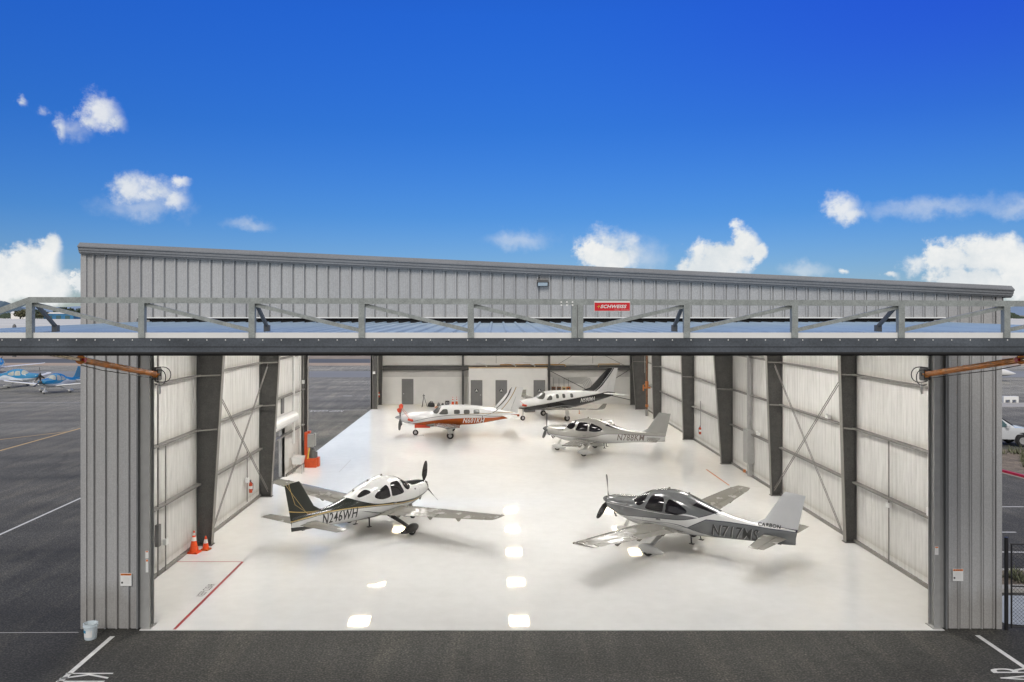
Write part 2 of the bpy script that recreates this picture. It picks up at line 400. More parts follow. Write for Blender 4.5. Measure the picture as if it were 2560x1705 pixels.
def spline_closed(pts, k=6):
    out = []; n = len(pts)
    for i in range(n):
        p0, p1, p2, p3 = (Vector(pts[(i+j-1) % n]) for j in range(4))
        for q in range(k):
            t = q/k; out.append(.5*((2*p1)+(-p0+p2)*t+(2*p0-5*p1+4*p2-p3)*t*t+(-p0+3*p1-3*p2+p3)*t**3))
    return out
def side_patch(F, pts, side, off=.006, smooth=True):
    """patch following the body, drawn in side view; side -1 port, +1 starboard"""
    o = spline_closed([Vector(p) for p in pts], 5) if smooth else [Vector(p) for p in pts]
    if not smooth:
        dense = []
        for i in range(len(o)):
            a, b = o[i], o[(i+1) % len(o)]
            for q in range(5): dense.append(a.lerp(b, q/5))
        o = dense
    c = sum(o, Vector((0, 0)))/len(o); rings = []
    for k in range(6):
        s = 1-k/6
        rings.append([(p.x, side*(F.y(p.x, p.y)+off), p.y) for p in (c+(q-c)*s for q in o)])
    mb = MB(); mb.loft(rings, 0, False)
    b = len(mb.v); n = len(o); mb.v.append((c.x, side*(F.y(c.x, c.y)+off), c.y))
    mb.f += [[b-n+i, b-n+(i+1) % n, b] for i in range(n)]; mb.m += [0]*n
    return mb
def foil(le, te, th, nrm, c0=0, c1=1, n=12):
    le = Vector(le); te = Vector(te); nrm = Vector(nrm).normalized(); ch = (te-le).length; pts = []
    def T(u): return 5*th*ch*(.2969*math.sqrt(max(u, 0))-.126*u-.3516*u*u+.2843*u**3-.1036*u**4)
    us = [c0+(c1-c0)*(1-math.cos(PI*i/n))/2 for i in range(n+1)]
    for u in us: pts.append(le+(te-le)*u+nrm*max(T(u), .002))
    for u in reversed(us): pts.append(le+(te-le)*u-nrm*max(T(u), .002)*.75)
    return pts
def lerp_sec(secs, q):
    for (qa, a), (qb, b) in zip(secs, secs[1:]):
        if q <= qb+1e-9:
            s = (q-qa)/(qb-qa); return tuple(Vector(a[i]).lerp(Vector(b[i]), s) for i in (0, 1))+(a[2]+(b[2]-a[2])*s,)
    return tuple(Vector(v) for v in secs[-1][1][:2])+(secs[-1][1][2],)
def surface(secs, q0, q1, c0, c1, nrm=(0,0,1), n=10, mb=None):
    """secs: [(q,(LE,TE,thickness))]"""
    qs = sorted({q0, q1, *[q for q, _ in secs if q0 < q < q1], *[q0+(q1-q0)*i/n for i in range(n+1)]})
    rings = []
    for q in qs:
        le, te, th = lerp_sec(secs, q); rings.append(foil(le, te, th, nrm, c0, c1))
    mb = mb or MB(); return mb.loft(rings)
def wheel(parent, o, r, w, rimr=.55, name='wheel'):
    prof = [(rimr*r, -w*.45), (r*.86, -w*.5), (r*.97, -w*.34), (r, 0), (r*.97, w*.34), (r*.86, w*.5), (rimr*r, w*.45)]
    ty = MB().lathe(prof, o, 24, axis='y').build(name, M['tyre'], parent, True)
    MB().lathe([(.03, -w*.46), (rimr*r*.9, -w*.48), (rimr*r*.95, 0), (rimr*r*.9, w*.48), (.03, w*.46)], o, 16, axis='y').build('rim', M['rim'], ty, True)
    return ty
def pod(parent, x0, x1, zc, h, w, y0, m, name='wheel_fairing', droop=0):
    L = x1-x0
    st = [(x0, zc+.02, zc-.02, .02), (x0+.06*L, zc+.26*h, zc-.26*h, .5*w), (x0+.2*L, zc+.44*h, zc-.45*h, .85*w), (x0+.38*L, zc+.5*h, zc-.5*h, w),
          (x0+.6*L, zc+.4*h-droop*.3, zc-.46*h, .85*w), (x0+.85*L, zc+.12*h-droop, zc-.36*h, .4*w), (x1, zc-.08*h-droop, zc-.26*h, .05)]
    F = Fus(st, 2, 2, .5); F.y0 = y0
    return F.mesh(16, 18).build(name, m, parent, True)
def blade(parent, cx, cz, ang, L, m, w=.11, name='blade', r0=.1, twist=25, tipmat=None):
    rings = []
    for s, ww, th in ((0, .35, .5), (.12, .5, .35), (.3, .95, .16), (.55, 1.0, .1), (.8, .85, .08), (.95, .6, .06), (1, .25, .05)):
        r = r0+(L-r0)*s; tw = -R(60-twist*1.6*s); cw = w*ww
        ring = []
        for k in range(10):
            t = 2*PI*k/10; a, b = cw*math.cos(t)*.5*2*.9, th*w*math.sin(t)*.5
            ux = a*math.cos(tw)*1.0; uy = a*math.sin(tw); vx = -b*math.sin(tw); vy = b*math.cos(tw)
            lx, lt = uy*0+ux+vx, uy+vy     # lx along the shaft, lt tangential
            ring.append((cx+lx*.8, lt*math.cos(ang)+r*math.sin(ang), cz+r*math.cos(ang)-lt*math.sin(ang)))
        rings.append(ring)
    return MB().loft(rings).build(name, m, parent, True)

def sr_plane(label, loc, deg, liv, fin_m, wing_m, gear_m, spin_m, prop_m, prop_ang, reg=None, side=-1, regmat=None, group=None, glass='glass', detail=True, regz=(.86, .37), regx=(4.78, 1.62), rear_round=False, winmats=None, boldreg=False):
    t = thing('light_aircraft', label, 'airplane', loc, R(deg), group)
    st = [(.34,1.47,1.16,.30),(.38,1.51,1.11,.36),(.5,1.545,1.02,.43),(.9,1.59,.86,.50),(1.3,1.62,.73,.55),(1.58,1.645,.66,.58),(1.9,1.82,.62,.61),(2.2,1.96,.6,.63),
          (2.6,2.06,.59,.64),(3.0,2.10,.58,.64),(3.5,2.05,.58,.62),(4.0,1.92,.60,.57),(4.5,1.75,.63,.48),(5.0,1.59,.67,.38),(5.5,1.48,.71,.30),(6.0,1.415,.75,.23),
          (6.6,1.39,.79,.16),(7.2,1.38,.83,.09),(7.6,1.36,.87,.035)]
    F = Fus(st); fus = F.mesh().build('fuselage', liv, t, True)
    # windshield: every body ring above a lower edge
    zl = interp([(1.6, 1.60), (1.72, 1.50), (1.95, 1.44), (2.1, 1.50), (2.2, 1.62), (2.24, 1.78)])
    rings = []
    for i in range(15):
        x = 1.61+(2.235-1.61)*i/14; z0 = zl(x); a = []
        yy = F.y(x, min(z0, F.zt(x)-.004)); zc = F.zc(x); hh = F.zt(x)-zc
        th0 = math.asin(min(1, max(0, (min(z0, F.zt(x)-.004)-zc)/hh))**(F.pu/2))
        rings.append([F.pt(x, th0+(PI-2*th0)*k/20, .006) for k in range(21)])
    MB().loft(rings, 0, False, False).build('windshield', M[glass], t, True)
    MB().loft([[F.pt(x, PI/2-.022+.044*k/2, .011) for k in range(3)] for x in np.linspace(1.62, 2.24, 8)], 0, False, False).build('windshield_post', liv, t, True)
    for sd in (-1, 1):
        wm = M[(winmats or {}).get(1, glass)]
        side_patch(F, [(2.27,1.40),(2.60,1.36),(2.95,1.37),(3.0,1.46),(3.0,1.74),(2.9,1.86),(2.62,1.88),(2.44,1.84),(2.34,1.62)], sd, .007).build('window', wm, t, True)
        side_patch(F, [(3.12,1.37),(3.5,1.34),(3.82,1.42),(3.9,1.52),(3.7,1.66),(3.4,1.78),(3.2,1.83),(3.12,1.72),(3.1,1.5)], sd, .007).build('window', M[glass], t, True)
        if rear_round: side_patch(F, [(4.02,1.68),(4.3,1.60),(4.55,1.56),(4.6,1.61),(4.4,1.72),(4.15,1.79)], sd, .007).build('window', M[glass], t, True)
        else: side_patch(F, [(4.05,1.73),(4.6,1.59),(4.95,1.51),(4.8,1.585),(4.5,1.69),(4.15,1.80)], sd, .007, False).build('window', M[glass], t, True)
    if detail:   # cabin door shut lines and handle, aerials
        for sd in (-1, 1):
            for P in ([(2.14,1.40),(2.16,1.0),(2.2,.82)], [(3.05,1.84),(3.06,1.3),(3.0,.84)]):
                MB().path([(a, sd*(F.y(a, b)+.001), b) for a, b in P], .006, 4).build('door_seam', M['boxdark'], t)
            MB().path([(1.15, sd*(F.y(1.15, z)+.001), z) for z in np.linspace(.85, 1.5, 7)], .004, 4).build('cowl_seam', M['boxdark'], t)
            MB().box(2.72, 2.9, sd*(F.y(2.8, 1.08)+.0)-.01, sd*(F.y(2.8, 1.08)+.0)+.01, 1.05, 1.10).build('door_handle', M['boxdark'], t)
            MB().box(1.38, 1.46, sd*(F.y(1.42, 1.36))-.008, sd*(F.y(1.42, 1.36))+.008, 1.32, 1.40).build('vent', M['boxdark'], t)
        for x in (2.9, 3.7, 4.5):
            z = F.zt(x); MB().loft([[(x-.07, 0, z-.01), (x, .012, z-.01), (x+.07, 0, z-.01), (x, -.012, z-.01)], [(x-.0, 0, z+.07), (x+.03, .005, z+.07), (x+.06, 0, z+.07), (x+.03, -.005, z+.07)]]).build('antenna', wing_m, t)
        MB().bar((3.95, -.30, .66), (4.0, -.36, .36), .05, .025).box(3.93, 4.1, -.42, -.3, .34, .36).build('boarding_step', M['black'], t)
        MB().bar((3.95, .30, .66), (4.0, .36, .36), .05, .025).box(3.93, 4.1, .3, .42, .34, .36).build('boarding_step', M['black'], t)
        for sd in (-1, 1): MB().tube((.62, sd*.18, .93), (.75, sd*.2, .78), .035, n=8).build('exhaust_pipe', M['boxdark'], t)
    # wings
    for sd in (-1, 1):
        def P(x, y, z): return (x, sd*y, z)
        secs = [(0, (P(1.95,.28,.74), P(3.85,.28,.72), .13)), (.08, (P(2.12,.72,.79), P(3.72,.72,.775), .14)), (.2, (P(2.2,1.3,.86), P(3.64,1.3,.835), .14)),
                (.93, (P(2.58,5.4,1.19), P(3.42,5.4,1.175), .12)), (.975, (P(2.66,5.66,1.225), P(3.42,5.66,1.21), .10)), (1, (P(2.86,5.84,1.30), P(3.40,5.84,1.28), .05))]
        w = surface(secs, 0, 1, 0, .735, n=20); surface(secs, 0, .13, .735, 1, n=4, mb=w); surface(secs, .915, 1, .735, 1, n=4, mb=w)
        for q in (.2, .47, .7):
            le, te, th = lerp_sec(secs, q); a = le.lerp(te, .8)
            w.loft([[(a.x-.16, a.y-.018, a.z-.03), (a.x-.16, a.y+.018, a.z-.03), (a.x+.2, a.y+.015, a.z-.01), (a.x+.2, a.y-.015, a.z-.01)], [(a.x-.02, a.y-.008, a.z-.15), (a.x-.02, a.y+.008, a.z-.15), (a.x+.06, a.y+.008, a.z-.15), (a.x+.06, a.y-.008, a.z-.15)]])
        wo = w.build('wing', wing_m, t, True)
        surface(secs, .14, .52, .748, 1, n=6).build('flap', wing_m, wo, True)
        surface(secs, .53, .905, .748, 1, n=6).build('aileron', wing_m, wo, True)
        le, te, th = lerp_sec(secs, .965)
        MB().box(le.x+.0, le.x+.12, le.y-.05, le.y+.04, le.z-.02, le.z+.025).build('wingtip_light', wing_m, wo)
        ss = [(0, (P(6.5,.02,1.06), P(7.36,.02,1.06), .1)), (1, (P(6.82,1.92,1.08), P(7.34,1.92,1.08), .09)), (1.04, (P(6.95,1.99,1.08), P(7.33,1.99,1.08), .04))]
        s_ = surface(ss, 0, 1.04, 0, .60, n=6).build('stabilizer', wing_m, t, True)
        surface(ss, .07, 1.0, .615, 1, n=6).build('elevator', wing_m, s_, True)
    fs = [(0, ((5.75,0,1.30),(7.35,0,1.20),.09)), (.1, ((6.28,0,1.44),(7.42,0,1.34),.09)), (.22, ((6.55,0,1.60),(7.47,0,1.5),.09)), (.95, ((7.18,0,2.52),(7.78,0,2.5),.08)), (1, ((7.26,0,2.60),(7.80,0,2.57),.03))]
    fn = surface(fs, 0, 1, 0, .82, (0,1,0), n=12).build('tail_fin', fin_m, t, True)
    rs = [(0, ((7.0,0,.90),(7.45,0,.86),.09)), (.06, ((7.05,0,.98),(7.58,0,.94),.09)), (.3, ((7.18,0,1.45),(7.68,0,1.4),.08)), (1, ((7.60,0,2.56),(7.93,0,2.55),.06))]
    surface(rs, 0, 1, .12, 1, (0,1,0), n=12).build('rudder', fin_m, fn, True)
    MB().box(7.0, 7.12, -.02, .02, .80, .92).build('tie_down_ring', M['boxdark'], t)
    # gear
    for sd in (-1, 1):
        g = MB().loft([[(2.86, sd*.5, .66), (3.12, sd*.5, .66), (3.12, sd*.5, .60), (2.86, sd*.5, .60)], [(2.9, sd*1.1, .45), (3.08, sd*1.1, .45), (3.08, sd*1.1, .40), (2.9, sd*1.1, .40)],
                       [(2.94, sd*1.58, .28), (3.06, sd*1.58, .28), (3.06, sd*1.6, .23), (2.94, sd*1.6, .23)]]).build('landing_gear', gear_m, t, True)
        pod(g, 2.62, 3.62, .27, .36, .125, sd*1.65, gear_m); wheel(g, (3.0, sd*1.65, .19), .19, .13)
    g = MB().bar((1.22, 0, .78), (.98, 0, .34), .07, .12).build('nose_gear', gear_m, t)
    pod(g, .62, 1.52, .27, .34, .11, 0, gear_m); wheel(g, (.95, 0, .17), .17, .11)
    # spinner and propeller
    sp = MB().lathe([(.005, 0), (.05, .03), (.105, .10), (.15, .2), (.17, .30), (.172, .36)], (0, 0, 1.33), 24, axis='x').build('propeller_hub', spin_m, t, True)
    for k in range(3): blade(sp, .26, 1.33, R(prop_ang+120*k), .99, prop_m, .135)
    if detail:
        for sd in (-1, 1): side_patch(Fus(st), [(.36,1.26),(.39,1.2),(.42,1.3),(.39,1.38)], sd, .004).build('air_intake', M['gap'], t)
    if reg:
        x0, w = regx; z0, h = regz; xs = (x0, x0+w)
        def fn_(u, v):
            x = x0+u if side < 0 else x0+w-u; z = z0+v+(x-x0)*.012
            return (x, side*(F.y(x, z)+.006), z)
        mb = MB()
        for k, (du, dv) in enumerate(((0, 0), (.012, 0), (.006, .006)) if (boldreg or side > 0) else ((0, 0), (.009, 0))):
            q_ = text_fit(reg, w, h, lambda u, v: (lambda p: (p[0], p[1]+side*.0008*k, p[2]))(fn_(u+du, v+dv)), .004, .22, 1.1, True); mb.add(q_.v, q_.f)
        mb.build('registration_lettering', regmat, t)
        if boldreg:
            mb = MB()
            for k, (du, dv) in enumerate(((.026, -.010),)):
                q_ = text_fit(reg, w, h, lambda u, v: (lambda p: (p[0], p[1]-side*(.003-.0008*k), p[2]))(fn_(u+du, v+dv)), .004, .22, 1.1, True); mb.add(q_.v, q_.f)
            mb.build('lettering_outline', M['boxgrey'], t)
    return t, F

def ga(px, py): return gp(px, py)

WH = (.74, .74, .73)
# --- N246WH: white over white with black band, gold line, black tail
DG = (.006, .010, .007); GO = (.52, .36, .13); LG = (.30, .30, .30)
glo = [(.3,1.08),(1.1,.97),(2.1,.98),(3,1.08),(4.1,1.20),(5.6,1.29),(6.7,1.285),(8,1.22)]
def sh(P, d): return [(a, b+d) for a, b in P]
bhi = [(.3,1.22),(1.1,1.06),(2.1,1.05),(3,1.13),(3.8,1.22),(4.5,1.42),(5.0,1.62),(5.4,1.75),(8,3.2)]
l246 = [(LG, 'z', [(.3,.3),(8,.3)], [(.3,1.09),(1.1,.97),(1.9,.80),(2.4,.60),(8,.2)]),
        (DG, 'z', glo, bhi), (GO, 'z', sh(glo, -.035), glo), (DG, 'z', sh(glo, -.065), sh(glo, -.045)),
        (DG, 'z', [(0, 1.47), (.9, 1.50), (1.62, 1.575), (1.75, 2.5), (8, 4)], [(0, 2), (8, 4.4)]),
        (DG, 'x', None, [(0,.48),(1.0,.62),(1.3,.50),(2,.9)]),
        (GO, 'z', [(1.0, 1.03),(3.0,.78),(8,.3)], [(1.0,1.03),(3.0,.785),(8,.3)]),
        (DG, 'z', [(3.0,.72),(3.6,.80),(4.3,.99),(4.7,1.08),(8,.6)], [(3.0,.72),(3.6,.83),(4.3,1.01),(4.7,1.08),(8,.6)]),
        (DG, 'z', [(5.8,.3),(8,.3)], [(5.8,.72),(6.6,.9),(8,1.05)])]
m246 = livery('white_body_black_band', WH, l246)
f246 = livery('black_tail_gold_lines', DG, [(GO, 'z', sh(glo, -.035), glo), (GO, 'z', [(6,.98),(8,1.0)], [(6,1.0),(8,1.02)]),
        (GO, 'z', [(6,1.36),(6.9,1.42),(8,1.66)], [(6,1.38),(6.9,1.45),(8,1.70)]),
        (GO, 'z', [(6.9,1.36),(7.35,1.9),(8,2.7)], [(6.9,1.375),(7.35,1.925),(8,2.725)]), (GO, 'x', [(1.3,6.75),(1.8,7.45),(1.81,7.45),(2.5,7.72)], [(1.3,6.77),(1.8,7.47),(1.81,7.47),(2.5,7.745)], True),
        ], .35, 0, .08)
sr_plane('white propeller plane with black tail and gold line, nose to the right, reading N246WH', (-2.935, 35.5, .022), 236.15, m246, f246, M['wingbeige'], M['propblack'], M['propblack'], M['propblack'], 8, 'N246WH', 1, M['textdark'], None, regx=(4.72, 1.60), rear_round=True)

# --- N717MS: grey over white
GY = (.135, .14, .145); LN = (.03, .025, .05)
gl = [(.3,.99),(.9,.95),(2,1.05),(3.0,1.14),(3.7,1.20),(4.1,1.29),(5.2,1.72),(8,3.4)]
bu = [(3.9,.93),(4.15,1.05),(4.6,1.30),(5.4,1.31),(6.6,1.29),(8,1.30)]
bl = [(3.9,.93),(4.4,.80),(5.0,.68),(5.3,.60),(8,.5)]
l717 = [(GY, 'z', gl, [(0,4),(8,4.4)]), (LN, 'z', sh(gl, -.022), gl), (GY, 'z', bl, bu, True), (LN, 'z', bu, [(3.9,.93),(4.15,1.08),(4.6,1.325),(5.4,1.335),(6.6,1.31),(8,1.32)], True),
        (LN, 'z', [(1.2,.9),(2.6,.93),(3.2,1.0),(3.9,.93),(4.2,.83)], [(1.2,.9),(2.6,.945),(3.2,1.01),(3.9,.955),(4.2,.83)]),
        ((.7,.7,.7), 'z', [(3.2,1.30),(3.9,1.36),(4.5,1.30)], [(3.2,1.31),(3.9,1.41),(4.5,1.30)])]
m717 = livery('grey_over_white_body', WH, l717, .22)
f717 = livery('white_tail_grey_foot', (.72,.73,.75), [(GY, 'z', None, [(5,1.30),(8,1.30)]), (LN, 'z', [(5,1.30),(6.95,1.31),(6.96,1.30),(8,1.30)], [(5,1.32),(6.95,1.33),(6.96,1.39),(8,1.39)], True)])
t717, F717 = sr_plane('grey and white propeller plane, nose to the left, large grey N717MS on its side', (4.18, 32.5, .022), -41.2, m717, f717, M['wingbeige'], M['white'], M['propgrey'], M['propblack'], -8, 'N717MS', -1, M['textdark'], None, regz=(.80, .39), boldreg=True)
text_fit('CARBON', .78, .13, lambda u, v: (6.36+u, -(.074 if u > .25 else .13-u*.16), 1.345+v), .02, .2, 1.1).build('small_lettering', M['textdark'], t717)

# --- N788KM: silver over white
SV = (.42, .41, .385); PU = (.09, .04, .08)
b8 = [(.3,1.13),(1.3,1.03),(2.6,.97),(3.0,.985),(3.5,1.08),(4.0,1.22),(4.6,1.25),(6,1.22),(8,1.18)]
l788 = [(SV, 'z', b8, [(0,4),(8,4)]), (PU, 'z', sh(b8, -.02), b8)]
m788 = livery('silver_over_white_body', WH, l788, .2, .25)
f788 = livery('silver_tail', (.36,.36,.35), [((.7,.7,.69), 'z', None, [(5,1.18),(8,1.18)])], .25, .2)
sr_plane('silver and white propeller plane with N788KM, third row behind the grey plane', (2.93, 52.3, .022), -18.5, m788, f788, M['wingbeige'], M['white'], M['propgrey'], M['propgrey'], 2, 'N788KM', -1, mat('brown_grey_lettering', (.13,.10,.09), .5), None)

# --- blue planes on the ramp outside
BL = (.015, .21, .42)
bb = [(.3,1.12),(1.3,1.05),(2.6,1.02),(3.6,1.25),(4.4,1.35),(5,1.2),(8,1.0)]
mblue = livery('blue_over_white_body', (.62,.68,.76), [(BL, 'z', bb, [(0,4),(8,4)])])
fblue = livery('blue_tail', BL, [])
for lab, loc, dg, pa in (('blue and white plane on the left ramp, nose to the viewer, nearest the hangar corner', (-48.2, 87.7, 0), 86, 0),
                     ('blue and white plane side-on at the left edge, nose to the right', (-53.2, 97.5, 0), 174, 5),
                     ('farthest plane on the left ramp, blue tail, cut by the picture edge', (-74, 124.1, 0), -60, 20)):
    sr_plane(lab, loc, dg, mblue, fblue, M['white'], M['white'], M['propgrey'], M['propblack'], pa, detail=False, group='blue planes parked on the ramp', glass='glassblind')

def big_plane(label, loc, deg, spec):
    s = spec; t = thing('turboprop_aircraft' if s.get('prop') else 'jet_aircraft', label, 'airplane', loc, R(deg))
    F = Fus(s['st'], 2.2, 2.2, s.get('zcf', .48)); F.mesh(40, 80).build('fuselage', s['liv'], t, True)
    ws = s.get('wind')
    if ws:
        zl = interp(ws['z']); x0, x1 = ws['z'][0][0], ws['z'][-1][0]; rings = []
        for i in range(12):
            x = x0+.01+(x1-x0-.02)*i/11; zc = F.zc(x); hh = F.zt(x)-zc; z0 = min(zl(x), F.zt(x)-.004)
            th0 = math.asin(min(1, max(0, (z0-zc)/hh))**(F.pu/2)); rings.append([F.pt(x, th0+(PI-2*th0)*k/20, .007) for k in range(21)])
        MB().loft(rings, 0, False, False).build('windshield', M['glassgrey'], t, True)
        for th in (PI/2,):
            MB().loft([[F.pt(x, th-.03+.06*k/2, .014) for k in range(3)] for x in np.linspace(x0+.02, x1-.02, 8)], 0, False, False).build('windshield_post', s['liv'], t, True)
        for sd in (-1, 1):
            for P in s['wins']: side_patch(F, P, sd, .008, len(P) > 4).build('window', M['glassgrey'], t, True)
    for sd in (-1, 1):
        def P(p): return (p[0], sd*p[1], p[2])
        W = s['wing']; secs = [(q, (P(a), P(b), th)) for q, a, b, th in W]
        w = surface(secs, 0, 1, 0, .735, n=14); surface(secs, 0, .12, .735, 1, n=3, mb=w); surface(secs, .93, 1, .735, 1, n=3, mb=w)
        wo = w.build('wing', s['wing_m'], t, True)
        surface(secs, .13, .62, .75, 1, n=6).build('flap', s['wing_m'], wo, True); surface(secs, .63, .92, .75, 1, n=6).build('aileron', s['wing_m'], wo, True)
        T = s['stab']; ss = [(q, (P(a), P(b), th)) for q, a, b, th in T]
        so = surface(ss, 0, 1, 0, .62, n=6).build('stabilizer', s['stab_m'], t, True); surface(ss, .06, 1, .64, 1, n=6).build('elevator', s['stab_m'], so, True)
        for g in s['gear']:
            gx, gy, r = g
            go = MB().bar((gx-.1, sd*gy, .8), (gx, sd*gy, r), .09, .09).bar((gx-.05, sd*(gy+.1), .85), (gx+.02, sd*(gy+.1), r*1.6), .03, .34, up=(1, 0, 0)).build('landing_gear', s['gear_m'], t)
            wheel(go, (gx, sd*gy, r), r, .16)
    nx, nr = s['nose']
    go = MB().bar((nx+.05, 0, .95), (nx, 0, nr+.05), .07, .07).bar((nx-.02, -.07, nr+.18), (nx-.02, -.07, nr), .03).bar((nx-.02, .07, nr+.18), (nx-.02, .07, nr), .03).build('nose_gear', s['metal'], t)
    wheel(go, (nx, 0, nr), nr, .12)
    for sd in (-1, 1):
        x0, x1, z0, z1 = s['doors']; MB().box(x0, x1, sd*.22-.015, sd*.22+.015, z0, z1).build('gear_door', s['door_m'], t)
    fs = [(q, (a, b, th)) for q, a, b, th in s['fin']]
    fo = surface(fs, 0, 1, 0, .68, (0,1,0), n=12).build('tail_fin', s['fin_m'], t, True); surface(fs, .04, 1, .695, 1, (0,1,0), n=12).build('rudder', s['fin_m'], fo, True)
    if s.get('prop'):
        z, nb, L, a0, rs, ln = s['prop']
        sp = MB().lathe([(.005, 0), (.06*rs/.2, .06), (rs*.65, ln*.4), (rs*.9, ln*.75), (rs, ln)], (0, 0, z), 24, axis='x').build('propeller_hub', s['spin_m'], t, True)
        for k in range(nb):
            blade(sp, ln*.75, z, R(a0+360/nb*k), L, s['prop_m'], .16)
            if k in s.get('covered', ()):
                a = R(a0+360/nb*k); c = Vector((ln*.75, (L-.12)*math.sin(a), z+(L-.12)*math.cos(a))); d = Vector((0, math.sin(a), math.cos(a)))
                MB().loft([[c+d*dd+Vector((rr*1.2*math.cos(2*PI*k2/10), rr*math.sin(2*PI*k2/10)*math.cos(a), -rr*math.sin(2*PI*k2/10)*math.sin(a))) for k2 in range(10)] for dd, rr in ((-.2,.08),(-.1,.12),(.08,.13),(.18,.06))]).build('blade_cover', M['redcover'], sp, True)
        for sd in (-1, 1):
            ex, ez = s['exh']
            y = F.y(ex, ez); MB().tube((ex-.02, sd*(y-.05), ez), (ex+.3, sd*(y+.13), ez-.06), .09, .08, 12).build('exhaust_pipe', M['redcover'], t, True)
            MB().path([(ln*.75, sd*.3, z+.85), (ex*.6, sd*.3, z+.5), (ex+.05, sd*(y+.05), ez+.08)], .012, 5).build('prop_strap', M['redcover'], t)
    if s.get('reg'):
        body, x0, w, z0, h, rm = s['reg']
        for sd in (-1,):
            mb = MB()
            for k, du in enumerate((0, .016)):
                q_ = text_fit(body, w, h, lambda u, v: (x0+u+du, sd*(F.y(x0+u+du, z0+v+s.get('rise', 0)*u)+.008+.0008*k), z0+v+s.get('rise', 0)*u), .004, .3, 1.12, True); mb.add(q_.v, q_.f)
            mb.build('registration_lettering', rm, t)
    return t

RD = (.42, .085, .010); DK = (.07, .065, .065)
r_hi = [(1.0,.80),(1.6,.93),(2.6,1.10),(3.6,1.21),(4.8,1.28),(6.0,1.29),(7.2,1.31),(8.2,1.47)]
k1 = [(.8,.87),(1.8,1.14),(2.9,1.35),(4.3,1.49),(5.4,1.48),(6.6,1.38),(7.6,1.34),(9,1.4)]
m601 = livery('white_body_red_belly', WH, [(RD, 'z', [(1.0,.80),(1.3,.2),(8.2,.2)], r_hi), (DK, 'z', k1, sh(k1, .03)), ((.35,.24,.10), 'z', [(3.2,1.40),(4.6,1.53),(6.2,1.56),(7.6,1.60)], [(3.2,1.40),(4.6,1.55),(6.2,1.60),(7.6,1.64)]),
                                          (DK, 'x', [(1.4,6.1),(1.75,7.05),(3.5,8.3)], [(1.4,6.15),(1.75,7.15),(3.5,8.4)])])
f601 = livery('white_tail_dark_stripes', WH, [(DK, 'x', [(1.3,6.2),(2.3,7.52),(3.4,8.12)], [(1.3,6.25),(2.3,7.62),(3.4,8.24)]), ((.35,.24,.10), 'x', [(1.3,6.9),(2.2,7.8),(3.4,8.5)], [(1.3,6.95),(2.2,7.86),(3.4,8.56)])])
big_plane('white and red turboprop plane reading N601KH with red propeller covers, nose to the left', (-7.10, 58.4, .022), 1.1, dict(
    st=[(.42,1.42,1.06,.2),(.5,1.47,.98,.33),(.8,1.55,.86,.44),(1.4,1.62,.77,.53),(2.2,1.66,.72,.62),(2.65,1.70,.72,.65),(3.0,1.98,.72,.66),(3.3,2.11,.72,.67),(4.2,2.16,.72,.67),(5.2,2.14,.75,.66),(6.0,2.06,.84,.58),(6.8,1.93,.97,.46),(7.6,1.78,1.12,.32),(8.3,1.62,1.24,.17),(8.75,1.5,1.32,.05)],
    liv=m601, wind=dict(z=[(2.66,1.68),(2.78,1.60),(2.95,1.58),(3.1,1.70),(3.22,1.94),(3.26,2.06)]), wins=[[(3.15,1.56),(3.7,1.56),(3.74,1.72),(3.68,1.88),(3.42,1.88),(3.28,1.76)],
        *[[(x,1.58),(x+.33,1.58),(x+.38,1.70),(x+.33,1.84),(x,1.84),(x-.03,1.70)] for x in (4.2, 4.88, 5.56)]],
    wing=[(0,(2.2,.3,.74),(4.7,.3,.76),.13),(.1,(2.75,.95,.82),(4.6,.95,.82),.14),(.95,(3.72,6.3,1.36),(4.7,6.3,1.35),.12),(1,(3.95,6.55,1.42),(4.66,6.55,1.40),.05)], wing_m=M['wingbeige'],
    stab=[(0,(7.45,.05,1.42),(8.55,.05,1.42),.09),(1,(7.95,2.6,1.46),(8.6,2.6,1.46),.08)], stab_m=M['white'], gear=[(3.95,1.87,.24)], gear_m=M['white'], nose=(1.45,.2), metal=M['rim'],
    doors=(1.4,2.48,.55,.78), door_m=M['redcover'], fin=[(0,(6.2,0,1.6),(8.62,0,1.35),.06),(.16,(7.05,0,2.0),(8.68,0,1.8),.08),(1,(8.22,0,3.38),(9.02,0,3.36),.07)], fin_m=f601,
    prop=(1.25, 4, 1.05, 40, .19, .5), covered=(0, 3), spin_m=M['spinsilver'], prop_m=M['propgrey'], exh=(1.0,1.17), reg=('N601KH', 4.78, 1.5, .93, .34, M['paper'])))

